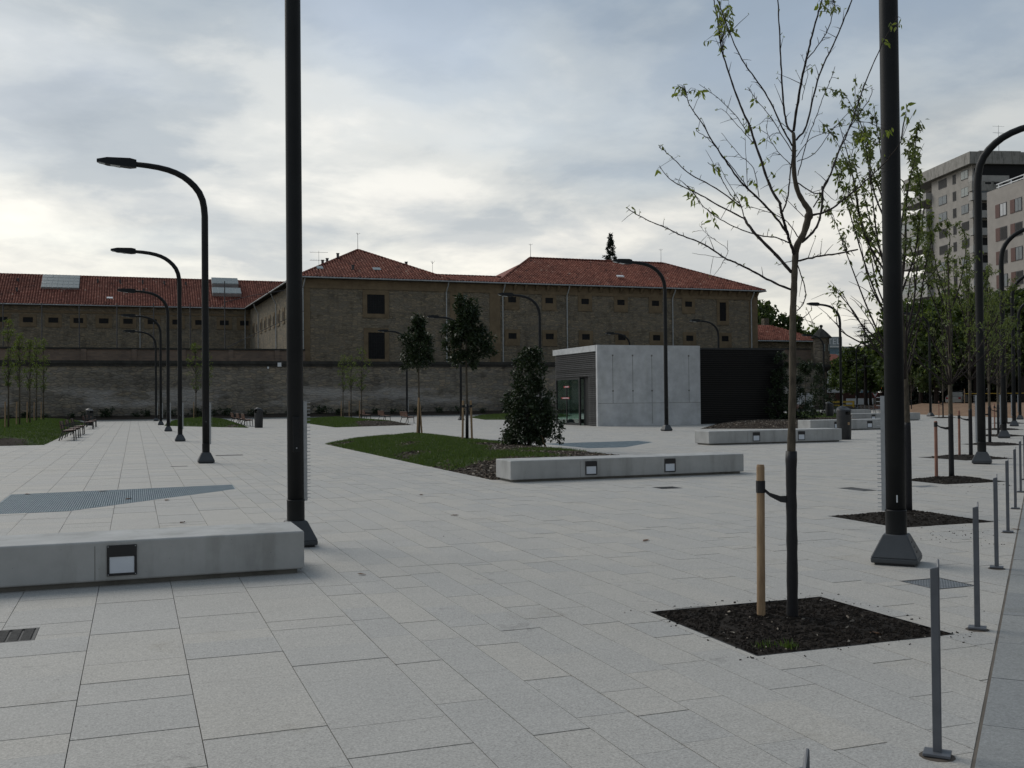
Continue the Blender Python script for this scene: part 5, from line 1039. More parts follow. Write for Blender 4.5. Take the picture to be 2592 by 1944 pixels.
# --- leafy young street trees
def street_tree(label, loc, tips, trunk_top, seed, nleaf, lsz=.060, lean=0.0, group=None, mat='leaf_street', wrap=1.25):
    rr = random.Random(seed); L0 = Vector(loc); root = thing('young_tree', label, 'tree', loc, 0, group)
    top = Vector(trunk_top) - L0; pts = [(0, 0, -.03, .05), (0, 0, 1.2, .044), (top.x * .3, top.y * .3, 2.2, .036), (top.x * .7, top.y * .7, top.z * .75, .026), (top.x, top.y, top.z, .012)]
    P, Rd = smooth_path(pts, 5); MB().tube(P, Rd, 10).obj('trunk', 'bark', root, True)
    wpts = [p for p in P if p.z < wrap]; MB().tube([(0, 0, -.03)] + wpts + [wpts[-1] + Vector((0, 0, .05))], [.055] * 2 + [.052 - .001 * i for i in range(len(wpts))], 10).obj('trunk_wrap', 'tree_wrap', root, True)
    bm_, lf = MB(), MB(); ends = []
    for t in tips:
        t = Vector(t) - L0; hd = math.hypot(t.x, t.y); zs = min(top.z * .92, max(1.9, t.z - 1.1 - hd * 1.1)); k = min(range(len(P)), key=lambda i: abs(P[i].z - zs)); s = P[k]
        m1 = s + (t - s) * .35 + Vector((t.x - s.x, t.y - s.y, 0)) * .10 + Vector((rr.gauss(0, .05), rr.gauss(0, .05), 0)); m2 = s + (t - s) * .7 + Vector((t.x - s.x, t.y - s.y, 0)) * .05 + Vector((rr.gauss(0, .05), rr.gauss(0, .05), 0))
        q, r_ = smooth_path([(*s, .016), (*m1, .012), (*m2, .008), (*t, .003)], 5); bm_.tube(q, r_, 6); ends.append(q)
        for i in range(4, len(q)):
            if rr.random() < .45:
                d = ((q[i] - q[i - 1]).normalized() + rvec(rr) * .9).normalized(); e = q[i] + d * rr.uniform(.15, .45); bm_.tube([q[i], (q[i] + e) / 2 + Vector((0, 0, .02)), e], [.005, .004, .002], 4); ends.append([q[i], (q[i] + e) / 2, e])
    bm_.obj('branches', 'bark_branch', root, True)
    c = 0; zlo = 2.7; zr = max(t[2] for t in tips) * .62
    while c < nleaf:
        q = rr.choice(ends)
        if rr.random() > max(.03, min(1, (q[-1].z - zlo) / zr)): continue
        i = rr.randrange(len(q) // 3, len(q) - 1) if len(q) > 3 else rr.randrange(2); p = q[i] + (q[i + 1] - q[i]) * rr.random(); 
        for _ in range(rr.randrange(2, 5)):
            lf.cur = rr.random(); d = (rvec(rr) * .8 + Vector((0, 0, -.7))).normalized(); leafq(lf, p + rvec(rr) * rr.uniform(.01, .07), d, rvec(rr), lsz * rr.uniform(.7, 1.3), lsz * .21); c += 1
    tag(lf.obj('leaves', mat, root), kind='stuff'); return root
street_tree('leafy young tree directly behind the massive right lamp post', (10.0, 11.54, 0), TIPS2, (9.88, 11.53, 4.0), 5, 3000, .078)
def rtips(loc, n, z0, z1, w_, seed):
    rr = random.Random(seed); out = []
    for k in range(n):
        a = rr.uniform(0, 6.28); t = rr.random(); z = z0 + (z1 - z0) * t ** .8; r = w_ * (.35 + .65 * math.sin(math.pi * (.25 + .65 * t))) * rr.uniform(.4, 1); out.append((loc[0] + math.cos(a) * r, loc[1] + math.sin(a) * r, z))
    out.append((loc[0], loc[1], z1)); return out
ST = [(14.97, 16.06), (20.5, 21.3), (26.4, 26.6), (32.1, 31.9), (37.9, 37.5), (46.3, 45.4), (54.5, 59.2), (68.9, 78.9)]
SLAB = ['second staked', 'third staked', 'fourth staked', 'fifth staked', 'sixth staked', 'seventh staked']
for k, (x, y) in enumerate(ST):
    lab = (SLAB[k] + ' young tree of the kerbside row behind the massive lamp') if k < 6 else ('young staked tree by the lamp near the sandy bank', 'farthest young tree left of the sandy bank')[k - 6]
    h = (5.0, 5.4, 5.8, 5.6, 5.8, 6.0, 5.0, 5.0)[k]
    street_tree(lab, (x, y, 0), rtips((x, y), 22 if k < 2 else 16, 2.5, h, 1.25, 40 + k), (x, y, h * .85), 60 + k, 2000 if k < 2 else 1300 if k < 4 else 800, .078 if k < 2 else .095)
    stake(('brown stake tied to the %s young tree' % (ORD[k + 1] if k < 6 else ('bank side', 'farthest')[k - 6])), (x - .26, y + .12, 0), (x - .25, y + .13, 1.22 if k else 1.12), .032, 'stake_wood_red', (1.05, (x, y, .98)))
stake('brown stake half hidden by the massive lamp post', (9.72, 11.62, 0), (9.80, 11.66, 1.2), .032, 'stake_wood_red', (1.05, (10.0, 11.54, .98)))

# --- dense evergreens
def crown(mb, shape, n, L, W, seed, clump=26, cr=.16, droop=.2):
    rr = random.Random(seed); cs = []
    while len(cs) < n // clump:
        p, ok = shape(rr)
        if ok: cs.append(p)
    for c in cs:
        out = Vector((c.x, c.y, 0)); out = out.normalized() if out.length > .05 else Vector((0, 0, 1)); base = rr.random()
        for _ in range(clump):
            mb.cur = min(1, max(0, base * .5 + rr.random() * .5)); p = c + rvec(rr) * cr * rr.random() ** .5
            leafq(mb, p, (rvec(rr) + out * .7 + Vector((0, 0, .25 - droop))).normalized(), (rvec(rr) * .8 + Vector((0, 0, 1))), L * rr.uniform(.7, 1.25), W * rr.uniform(.8, 1.2))
def ellip(cz, rx, rz, bias=.45, lo=None, bump_=.25, ph=0.0):
    def f(rr):
        d = rvec(rr); k = 1 + bump_ * (math.sin(3 * math.atan2(d.y, d.x) + ph) * .5 + math.sin(5 * d.z + 2 * d.x + ph) * .5); t = (bias + (1 - bias) * rr.random()) * k
        return Vector((d.x * rx * t, d.y * rx * t, cz + d.z * rz * t)), True
    return f
def cone(z0, z1, r0, r1, bulge=.3, ph=0.0):
    def f(rr):
        t = rr.random() ** 1.25; a = rr.uniform(0, 6.28); r = (r0 + (r1 - r0) * t) * (1 + bulge * math.sin(math.pi * min(1, t * 1.6)) * .6) * (1 + .20 * math.sin(3 * a + ph) + .17 * math.sin(19 * t + 2 * a) + .12 * math.sin(37 * t + 5 * a + ph)) * (.35 + .65 * rr.random() ** .5)
        return Vector((math.cos(a) * r, math.sin(a) * r, z0 + (z1 - z0) * t)), True
    return f
def standard(label, loc, crowns, stem_z, n, L, W, seed, stakes=2, mat='leaf_glossy', wrap=0.0, group='clipped evergreen trees', stem_r=.04):
    root = thing('evergreen_tree', label, 'tree', loc, 0, group); MB().tube([(0, 0, -.05), (.01, 0, stem_z * .5), (0, .01, stem_z), (0, 0, stem_z + 1.2)], [stem_r * 1.2, stem_r, stem_r * .9, stem_r * .4], 8).obj('trunk', 'bark', root, True)
    if wrap: MB().tube([(0, 0, -.02), (.008, 0, wrap)], [stem_r * 1.5, stem_r * 1.35], 8).obj('trunk_wrap', 'tree_wrap', root, True)
    mb = MB()
    for k, (sh, fr) in enumerate(crowns): crown(mb, sh, int(n * fr), L, W, seed + k)
    tag(mb.obj('crown', mat, root), kind='stuff')
    return root
mzm = lambda x, y: mz(MOUNDS['main'], .26, x, y)
z_ = mzm(11.28, 42.4); standard('shorter clipped evergreen tree, left of the pair on the grass mound', (11.28, 42.4, z_), [(ellip(3.55, .70, 1.0, .40, None, .32, .4), .74), (ellip(4.55, .34, .55, .2, None, .4, 1.1), .26)], 2.5, 4000, .17, .038, 70)
for sx, sy, tp in ((-.10, -.05, 1.55), (.13, .03, 1.4)): stake(('left' if sx < 0 else 'right') + ' pale stake at the foot of the shorter clipped tree', (11.28 + sx, 42.4 + sy, z_ - .02), (11.28 + sx * .2, 42.4 + sy, z_ + tp), .04, 'stake_wood', None, 'stakes of the shorter clipped tree')
z_ = mzm(10.87, 34.4); standard('taller clipped evergreen tree, right of the pair on the grass mound', (10.87, 34.4, z_), [(ellip(3.45, .92, 1.0, .4, None, .25, 1.2), .7), (ellip(4.45, .50, .72, .3, None, .2, .2), .3)], 2.35, 5400, .165, .037, 80, 2, 'leaf_glossy', 1.25)
for sx, sy in ((-.16, .02), (.17, -.03)): stake(('left' if sx < 0 else 'right') + ' pale stake beside the black wrapped stem of the taller clipped tree', (10.87 + sx, 34.4 + sy, z_ - .02), (10.87 + sx * .8, 34.4 + sy, z_ + 1.38), .038, 'stake_wood', (1.2, (10.87, 34.4, z_ + 1.2)), 'stakes of the taller clipped tree')
def shrub(label, loc, z0, z1, r0, r1, n, L, W, seed, stems=6, group=None, name='evergreen_shrub'):
    root = thing(name, label, 'shrub', loc, 0, group); rr = random.Random(seed); st = MB()
    for k in range(stems): a = rr.uniform(0, 6.28); r = r0 * rr.uniform(.2, .75); st.tube([(math.cos(a) * .05, math.sin(a) * .05, -.05), (math.cos(a) * r * .45, math.sin(a) * r * .45, z0 + .25), (math.cos(a) * r, math.sin(a) * r, z0 + .9)], [.03, .022, .01], 6)
    st.obj('stems', 'bark_branch', root, True); mb = MB(); crown(mb, cone(z0, z1, r0, r1, .25, seed), n, L, W, seed); crown(mb, cone(z0, z0 + (z1 - z0) * .6, r0 * .9, r0 * .5, .2, seed + 1), n // 3, L, W, seed + 9); tag(mb.obj('crown', 'leaf_glossy', root), kind='stuff'); return root
z_ = mzm(11.45, 29.9); shrub('large dark bushy evergreen shrub behind the mid concrete bench', (11.45, 29.9, z_), .12, 2.95, .80, .30, 7600, .105, .034, 90, 9)
stake('pale leaning prop under the large dark shrub', (11.85, 29.45, z_ - .03), (11.55, 29.7, z_ + .75), .03, 'stake_wood')
shrub('tall dark shrub against the right end of the black slatted block', (37.9, 54.9, .0), .2, 4.35, .85, .35, 3000, .13, .04, 101)
shrub('lower dark shrub in front of the tall one by the slatted block', (39.3, 55.3, .1), .1, 2.9, 1.05, .2, 2400, .12, .04, 102)
shrub('dark cone shaped shrub on the grass beyond the litter bins', (46.2, 62.2, .2), .1, 3.7, 1.05, .12, 3200, .12, .036, 103)
standard('small clipped evergreen seen beside the near bare trunk', (50.6, 70.0, .2), [(ellip(3.6, .72, .95, .4), 1.0)], 2.6, 1800, .16, .04, 104, 0, 'leaf_glossy')

# --- slim fastigiate saplings on the lawns
def slim_tree(label, loc, z0, z1, w_, seed, n=1300, dens=.9):
    root = thing('slim_tree', label, 'tree', loc, 0, 'slim young trees on the lawns'); rr = random.Random(seed)
    MB().tube([(0, 0, -.1), (0.01, 0, z0), (0, .01, z1 * .92)], [.045, .036, .01], 8).obj('trunk', 'bark', root, True); mb = MB(); br = MB()
    for k in range(n // 12):
        t = rr.random(); z = z0 + (z1 - z0) * t; r = w_ * (math.sin(math.pi * (.12 + .80 * t)) ** .8) * rr.random() ** .6; a = rr.uniform(0, 6.28); c = Vector((math.cos(a) * r, math.sin(a) * r, z))
        br.tube([(0, 0, max(z0 * .9, z - .25 - r * 1.4)), c], [.010, .004], 4)
        for _ in range(12): mb.cur = min(1, max(0, t * .45 + rr.random() * .55)); leafq(mb, c + rvec(rr) * .17 * rr.random(), (rvec(rr) + Vector((0, 0, .2))).normalized(), rvec(rr), rr.uniform(.07, .13), .026)
    br.obj('branches', 'bark_branch', root); tag(mb.obj('leaves', 'leaf_young', root), kind='stuff'); MB().tube([(-.16, .05, -.1), (-.15, .05, 1.35)], .035, 8).obj('support_stake', 'stake_wood', root)
    return root
for k, (x, y, z1, w_) in enumerate(((17.4, 91.5, 5.7, .55), (16.95, 85.6, 5.4, .6), (16.85, 80.9, 5.9, .75))): slim_tree(('left', 'middle', 'right')[k] + ' of three slim young trees on the middle mound', (x, y, .28), 2.3, z1 - .3, w_, 120 + k, 750)
for k, (x, y, z1) in enumerate(((-6.02, 58.2, 5.9), (-6.17, 65.2, 5.6), (-6.12, 70.8, 5.5), (-6.5, 80.2, 6.2), (-6.3, 83.5, 6.3))): slim_tree(ORD[k] + ' slim young tree on the left mound, counted from the left', (x, y, .40), 2.2, z1 - .35, .40, 130 + k, 850)
slim_tree('slim young tree hidden half behind the first lamp of the row', (4.55, 85.2, .33), 2.2, 6.0, .75, 140, 1100); slim_tree('thin young tree just right of the one behind the lamp row', (5.35, 84.0, .33), 2.3, 5.2, .45, 141, 700)

# --- low shrubs at the foot of the wall
rr = random.Random(77)
def low_shrub(seed):
    root = thing('low_shrub', 'one of the low dark shrubs at the foot of the perimeter wall', 'shrub', (0, 0, 0), 0, 'low shrubs along the wall'); mb = MB(); crown(mb, ellip(.35, .6, .45, .2, None, .4, seed), 420, .13, .045, seed, 14, .15); tag(mb.obj('crown', 'leaf_glossy', root), kind='stuff'); MB().tube([(0, 0, -.1), (0, 0, .4)], .03, 6).obj('stem', 'bark_branch', root); return root
LS = [low_shrub(200), low_shrub(201)]; index_kids(); first = [True, True]
for k in range(34):
    x = -16 + k * 1.75 + rr.uniform(-.6, .6); i = k % 2; loc = (x, 103.3 + rr.uniform(-.5, .7), .28); sc = rr.uniform(.55, 1.35)
    if k < 2: LS[i].location = loc; LS[i].scale = (sc,) * 3; LS[i]['label'] = ORD[k] + ' low dark shrub from the left at the foot of the perimeter wall'
    else: dup(LS[i], loc, rr.uniform(0, 6.28), 'x', None, sc)['label'] = ORD[k] + ' low dark shrub from the left at the foot of the perimeter wall'

# --- fallen leaves and litter on the paving
rr = random.Random(31)
FL = [(1.98, 9.55, 'brown curled leaf on the paving right of the nearest bench'), (5.45, 10.55, 'small curled leaf on the paving left of the near stake'), (.6, 14.6, 'leaf on the paving behind the nearest bench'), (-.1, 18.6, 'dark leaf lying on the large grating, middle'), (-1.8, 20.35, 'dark leaf at the far corner of the large grating'), (-.55, 20.45, 'dark leaf on the back edge of the large grating'), (.5, 18.1, 'dark leaf at the front edge of the large grating'), (4.2, 13.9, 'pale dry leaf on the paving in front of the mound bench'), (3.4, 29.3, 'dark leaf right of the first lamp of the row'), (4.75, 5.82, 'brown dry leaf on the soil of the nearest tree pit'), (9.9, 9.6, 'clod of soil beside the second tree pit'), (4.6, 17.2, 'dry leaf on the paving left of the mound bench')]
for x, y, lab in FL:
    mb = MB(); L = rr.uniform(.05, .09); w_ = L * .35; c = rr.uniform(.01, .025)
    mb.v += [(-L, 0, .004), (-L * .4, w_, c), (L * .4, w_ * .9, c * .8), (L, .0, .01), (L * .4, -w_, c * 1.2), (-L * .4, -w_ * .9, c * .7), (-L * .4, 0, .006), (L * .4, 0, .005)]
    for f in ((0, 6, 1), (1, 6, 7, 2), (2, 7, 3), (3, 7, 4), (4, 7, 6, 5), (5, 6, 0)): mb.face(f)
    o = tag(mb.obj('fallen_leaf', 'dry_leaf'), lab, 'leaf'); o.location = (x, y, -.02 if 'pit' in lab and 'soil of' in lab else .002); o.rotation_euler = (0, 0, rr.uniform(0, 6.28))
cr = MB()
for _ in range(340):
    k = rr.random(); x, y = (rr.uniform(3.5, 5.4), rr.choice((5.59 - abs(rr.gauss(0, .08)), 7.04 + abs(rr.gauss(0, .08))))) if _ < 45 else (rr.choice((3.66 - abs(rr.gauss(0, .08)), 5.21 + abs(rr.gauss(0, .08)))), rr.uniform(5.5, 7.1)) if _ < 80 else (rr.gauss(9.3, .9), rr.gauss(9.4, .45)) if k < .4 else (rr.gauss(14.2, .8), rr.gauss(14.3, .4)) if k < .6 else (rr.uniform(1, 9), rr.uniform(4.2, 12))
    if _ >= 80 and k >= .6 and rr.random() < .8: continue
    if any(a[0] - .004 < x < b[0] + .004 and a[1] - .004 < y < b[1] + .004 for a, b in PITS) or (Vector((x, y)) - K0).dot(KN) > -.1: continue
    chip(cr, (x, y, .003), rr.uniform(.003, .009), rr)
tag(cr.obj('soil_crumbs', 'soil_dark'), 'dark crumbs of soil scattered on the paving around the tree pits', 'crumbs', kind='stuff')

# ================================================================ BACKGROUND
def park_mesh(seed, h, w_, n, mat='leaf_park', L=.46, W=.21, trunk=.28):
    rr = random.Random(seed); lf, tk = MB(), MB(); lobes = []
    tk.tube([(0, 0, -.3), (.1, 0, h * .3), (0, .1, h * .75)], [trunk, trunk * .75, trunk * .25], 8)
    for k in range(13):
        a = rr.uniform(0, 6.28); t = rr.random(); z = h * (.38 + .5 * t); r = w_ * (.75 - .45 * abs(t - .35)) * rr.uniform(.4, 1); c = Vector((math.cos(a) * r, math.sin(a) * r, z)); lobes.append((c, w_ * rr.uniform(.32, .52))); tk.tube([(0, 0, h * rr.uniform(.25, .45)), c * .6 + Vector((0, 0, h * .2)), c], [trunk * .4, trunk * .25, .04], 5)
    for k in range(n // 8):
        c, r = rr.choice(lobes); d = rvec(rr, .15); p = c + d * r * (.55 + .45 * rr.random()); b = .25 + .75 * max(0, min(1, .5 + .5 * d.z + rr.gauss(0, .15)))
        b = rr.random()
        for _ in range(8): lf.cur = min(1, max(0, b * .6 + rr.random() * .4)); leafq(lf, p + rvec(rr) * .38 * rr.random(), (rvec(rr) + d * .5).normalized(), (rvec(rr) + d), L * rr.uniform(.6, 1.2), W)
    return tk.mesh('trunk', 'bark_branch', True), lf.mesh('crown', mat)
PM = [park_mesh(300 + k, 10.0, 4.0, 8000) for k in range(3)]
def park_tree(label, x, y, h, k, group, ws=1.0, rz=0.0, z=-.1):
    root = thing('park_tree', label, 'tree', (x, y, z), rz, group); s = h / 10.0; root.scale = (s * ws, s * ws, s)
    link('trunk', PM[k][0], root); tag(link('crown', PM[k][1], root), kind='stuff'); return root
RT = [(78.5, 88.5, 8.6), (82.4, 94.3, 11.8), (77.9, 85.4, 10.0), (88.8, 96.2, 13.0), (82.0, 84.5, 11.2), (89.9, 90.2, 12.6), (83.1, 79.2, 11.0), (90.1, 84.8, 12.6), (98, 97, 13.4), (94, 106, 13.0)]
for k, (x, y, h) in enumerate(RT): park_tree(ORD[k] + ' dark tree of the belt behind the sandy bank, from the left', x, y, h, k % 3, 'dark trees behind the sandy bank', 1.05, k * 1.3)
for k, (x, y, h) in enumerate(((126.5, 161.4, 9.5), (113.0, 141.9, 9.6), (106.9, 131.3, 8.6), (121.1, 145.3, 10.5), (104.1, 121.7, 9.5), (165, 205, 13.0), (150, 196, 10))): park_tree(ORD[k] + ' green tree of the group below the cedar', x, y, h, (k + 1) % 3, 'green trees around the cedar', 1.1, k * .9)
for k, (x, y, h) in enumerate(((86.5, 137, 15.6), (92.5, 139, 15.8), (97.5, 138.5, 14.2), (104.5, 143.0, 12.4))): park_tree(ORD[k] + ' tree showing above the low tiled range', x, y, h, k % 3, 'trees above the low tiled range', .78, k * 1.7)
for k, x in enumerate((100.0, 107.0, 91.0, 112.0)): park_tree('tree standing below the apartment tower, ' + ('left', 'middle', 'right', 'far right')[k], x, (107, 104, 98, 98)[k], (12.5, 12.8, 12.0, 12.5)[k], k % 3, 'trees below the apartment tower', 1.1, k * 2.1)
hm = MB(); rr = random.Random(9)
for k in range(4200):
    t = rr.random(); c = Vector((80 + 30 * t, 93.5 - 13 * t + rr.uniform(-1.2, 1.2), rr.uniform(-.1, 4.2 + 1.2 * math.sin(t * 23))))
    for _ in range(7): hm.cur = rr.random() * .6; leafq(hm, c + rvec(rr) * .4 * rr.random(), rvec(rr), rvec(rr), rr.uniform(.2, .4), .12)
hd = thing('hedge', 'dark dense hedge along the back of the sandy bank', 'hedge'); tag(hm.obj('foliage', 'leaf_conifer', hd), kind='stuff')
# cedar with flat tiers
cd = thing('cedar_tree', 'dark cedar with flat tiers against the pale sky', 'tree', (99.6, 123.4, -.1)); tk, lf = MB(), MB(); rr = random.Random(12)
tk.tube([(0, 0, 0), (0, 0, 12.6)], [.3, .05], 8)
for k in range(34):
    t = rr.random(); z = 5.5 + 7.2 * t; a = rr.uniform(0, 6.28); r = (1 - t) ** .7 * 2.9 * rr.uniform(.55, 1) + .25; e = Vector((math.cos(a) * r, math.sin(a) * r, z - .12 * r)); tk.tube([(0, 0, z), e], [.05, .02], 4)
    for _ in range(int(14 + 40 * r)):
        s = rr.random() ** .7; p = Vector((0, 0, z)).lerp(e, s) + Vector((rr.gauss(0, .22), rr.gauss(0, .22), rr.gauss(0, .05))); lf.cur = rr.random(); leafq(lf, p, Vector((math.cos(a) + rr.gauss(0, .5), math.sin(a) + rr.gauss(0, .5), -.25)), Vector((0, 0, 1)) + rvec(rr) * .3, rr.uniform(.2, .5), .05)
tk.obj('trunk', 'bark_branch', cd); tag(lf.obj('crown', 'leaf_conifer', cd), kind='stuff')
cy = thing('cypress_tree', 'narrow dark conifer rising behind the long hipped roof', 'tree', (63.6, 133.0, -.1)); lf = MB(); crown(lf, cone(14.0, 24.9, 2.2, .06, .05), 4200, .34, .10, 44, 13, .25, .5); tag(lf.obj('crown', 'leaf_conifer', cy), kind='stuff'); MB().tube([(0, 0, 0), (0, 0, 23.5)], [.3, .04], 8).obj('trunk', 'bark_branch', cy)
mb = MB(); crown(mb, ellip(.5, 1.0, .9, .2), 300, .3, .08, 45, 10, .2)
bt = thing('distant_treetop', 'tip of a far tree over the low roof between the hips', 'tree', (42.5, 139, 17.6)); tag(mb.obj('crown', 'leaf_park', bt), kind='stuff'); bt.scale = (.6, .6, .8); MB().tube([(0, 0, -22), (0, 0, .6)], .15, 6).obj('trunk', 'bark_branch', bt)

# apartment tower
RZ = R(-14.5)
at = thing('apartment_tower', 'tall beige apartment tower with stacked balconies and grey roof band', 'building', (137.5, 141.5, 0), RZ)   # local: y away along the left face, x to the right
TH = 43.9; FH = 3.04; TL = 23.0
MB().box(0, 30, 0, 14.2, 0, TH - 2.0).box(2.6, 30, 14.2, TL - .5, 0, TH - 2.0).obj('wall', 'render_beige', at)
MB().box(-1.0, 31, -1.0, TL + .3, TH - 2.1, TH).obj('roof_band', 'concrete_fascia', at); MB().box(6, 14, 8, 14, TH, TH + 2.4).obj('plant_room', 'concrete_fascia', at)
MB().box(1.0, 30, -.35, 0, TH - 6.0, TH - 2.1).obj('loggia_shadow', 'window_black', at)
def win(root, x0, x1, y0, y1, z0, z1, pane='window_blue', face='x'):
    o = MB().box(x0, x1, y0, y1, z0, z1).obj('window', 'pipe_dark', root)
    if face == 'x': MB().box(x0 - .02, x0 - .005, y0 + .1, (y0 + y1) / 2 - .05, z0 + .1, z1 - .1).box(x0 - .02, x0 - .005, (y0 + y1) / 2 + .05, y1 - .1, z0 + .1, z1 - .1).obj('pane', pane, o)
    else: MB().box(x0 + .1, (x0 + x1) / 2 - .05, y0 - .02, y0 - .005, z0 + .1, z1 - .1).box((x0 + x1) / 2 + .05, x1 - .1, y0 - .02, y0 - .005, z0 + .1, z1 - .1).obj('pane', pane, o)
    return o
rr = random.Random(17)
for f in range(9):
    zc = 40.6 - FH * f
    win(at, -.06, .1, 8.7, 11.6, zc - .85, zc + .75, rr.choice(['window_black', 'window_blue', 'window_black'])); win(at, -.06, .1, 5.5, 6.6, zc - .95, zc + .75, 'window_black'); win(at, -.06, .1, 1.3, 3.7, zc - .85, zc + .75, rr.choice(['window_blue', 'skylight_glass', 'window_black']))
    # far balconies (every storey, some glazed in) and near corner balconies
    b = MB().box(-1.1, 2.6, 14.3, TL + 2.6, zc - 2.15, zc - 1.95).box(-1.1, -.95, 14.3, TL + 2.6, zc - 1.95, zc - .85).box(-.95, 2.6, TL + 2.45, TL + 2.6, zc - 1.95, zc - .85).box(-.95, 2.6, 14.3, 14.45, zc - 1.95, zc - .85).obj('balcony', 'balcony_pale', at)
    MB().box(2.5, 2.58, 15.2, TL - 1.5, zc - 1.9, zc + .5).obj('balcony_door', 'window_black', at)
    if f in (3, 6, 2): MB().box(-1.06, -1.0, 14.4, TL + 2.4, zc - .85, zc + .75).obj('glazed_screen', 'skylight_glass', at)
    MB().box(-.8, 6, -1.3, -.1, zc - 2.15, zc - 1.95).box(-.8, 6, -1.3, -1.15, zc - 1.95, zc - .9).box(-.8, -.65, -1.15, -.1, zc - 1.95, zc - .9).obj('balcony', 'balcony_pale', at)
    MB().box(.3, 3.5, -.06, .0, zc - 1.9, zc + .6).obj('balcony_door', 'window_black', at)
    if f == 1: MB().box(-.75, 8, -1.25, -1.2, zc - .9, zc + .7).obj('glazed_screen', 'window_blue', at)
MB().box(-.9, 30, -1.4, -.1, TH - 6.9, TH - 5.2).obj('roof_parapet', 'concrete_fascia', at)
for k in range(9): MB().box(1.5 + k * 1.6, 2.6 + k * 1.6, -1.42, -1.41, TH - 5.75, TH - 5.4).obj('parapet_slot', 'window_black', at)
r_ = rod('tv_antenna', 'television antenna on the roof of the apartment tower', 141.0, 139.0, TH, 4.5, 'tv', .05)
# nearer block
nb = thing('apartment_block', 'pinkish apartment block with brown shutters at the right edge', 'building', (101.7, 102.3, 0), RZ)
MB().box(0, 22, -34, 0, 0, 27.3).obj('wall', 'render_pink', nb); mb = MB(); 
for z in (27.55, 27.95): mb.box(.4, .5, -34, -1.5, z, z + .10)
for k in range(12): mb.box(.4, .5, -2 - k * 2.7, -1.9 - k * 2.7, 27.3, 28.0)
mb.obj('roof_railing', 'white_paint', nb)
for f in range(8):
    zc = 24.5 - 2.93 * f
    for k in range(8):
        y1 = -1.9 - k * 3.2
        MB().box(-.05, .08, y1 - .95, y1, zc - .85, zc + .8).obj('shutter_panel', 'shutter_brown', nb); win(nb, -.05, .08, y1 - 2.45, y1 - 1.05, zc - .85, zc + .8, rr.choice(['window_black', 'window_blue', 'plaster_white']))
# hotel slab far behind
ht = thing('hotel_building', 'distant blue green glass hotel with roof sign', 'building', (207.5, 275.2, 0), R(-20))
MB().box(-8, 16, 0, 14, 0, 15.0).obj('lower_storeys', 'hotel_glass', ht); MB().box(-8, 8.6, 1, 13, 15.0, 17.4).obj('top_storey', 'hotel_glass', ht); MB().box(-8, 5.2, 1.5, 2.2, 17.6, 20.7).obj('sign_board', 'hotel_panel', ht)
for z in (5.5, 8.6, 11.8, 14.7): MB().box(-8.1, 16.1, -.3, 0, z, z + .45).obj('floor_band', 'hotel_panel', ht)
MB().box(-8.2, 8.8, .6, 1, 17.1, 17.5).obj('cornice', 'hotel_panel', ht)
for f in range(4):
    for k in range(8): MB().box(-7.3 + k * 2.9, -5.6 + k * 2.9, -.05, .0, 3.4 + f * 3.1, 4.8 + f * 3.1).obj('window', 'skylight_glass', ht)
cu = bpy.data.curves.new('sign_letters', 'FONT'); cu.body = 'HOTEL'; cu.size = 2.6; cu.extrude = .05; cu.align_x = 'RIGHT'; tmp = link('sign_text', cu); bpy.context.view_layer.update(); me = bpy.data.meshes.new_from_object(tmp.evaluated_get(bpy.context.evaluated_depsgraph_get())); bpy.data.objects.remove(tmp); me.materials.clear(); me.materials.append(MATS['white_paint']); tx = link('sign_letters', me, ht, (4.6, 1.42, 18.3)); tx.rotation_euler = (R(90), 0, 0); tag(tx, kind='stuff')
# white house with red roof, street clutter at the end of the square
wh = thing('white_house', 'white house with red hipped roof beyond the turret', 'building', (136.0, 179.5, 0), R(-20))
MB().box(-8, 6.2, 0, 9, 0, 7.6).obj('wall', 'plaster_white', wh); m_ = MB(); m_.poly([(-8.6, -.6, 7.6), (6.8, -.6, 7.6), (2.5, 4.5, 10.6), (-4, 4.5, 10.6)]); m_.poly([(6.8, -.6, 7.6), (6.8, 9.6, 7.6), (2.5, 4.5, 10.6)]); m_.obj('roof', 'tile_plain', wh)
for k in range(3): MB().box(-3 + k * 3, -1.8 + k * 3, -.05, 0, 3.6, 5.0).obj('window', 'window_black', wh)
MB().box(-6, 5, -.06, 0, 0, 2.4).obj('garage_shadow', 'coping_dark', wh)
fw = thing('fence_wall', 'low brown fence wall across the end of the street', 'wall', (108, 150, 0), R(-20)); MB().box(-14, 22, 0, .3, 0, 1.0).obj('base_wall', 'tower_stone', fw); MB().box(-14, 22, .05, .2, 1.0, 2.2).obj('panel', 'shutter_brown', fw)
cbx = thing('utility_cabinet', 'pale grey utility cabinet at the foot of the wall near the turret', 'cabinet', (75.4, 104.3, 0)); MB().box(-.95, .95, -.35, .35, 0, 2.0).obj('body', 'white_paint', cbx); MB().box(-.9, -.02, -.37, -.35, .1, 1.92).obj('door', 'plaster_white', cbx); MB().box(.02, .9, -.37, -.35, .1, 1.92).obj('door', 'plaster_white', cbx)
ba = thing('barrier', 'pale mobile barrier panel at the far end of the street', 'barrier', (111.0, 139.0, 0), R(-20)); MB().box(-2.2, 2.2, 0, .06, .25, 1.25).obj('panel', 'white_paint', ba); MB().box(-2.0, -1.8, -.3, .3, 0, .25).box(1.8, 2.0, -.3, .3, 0, .25).obj('feet', 'coping_dark', ba)
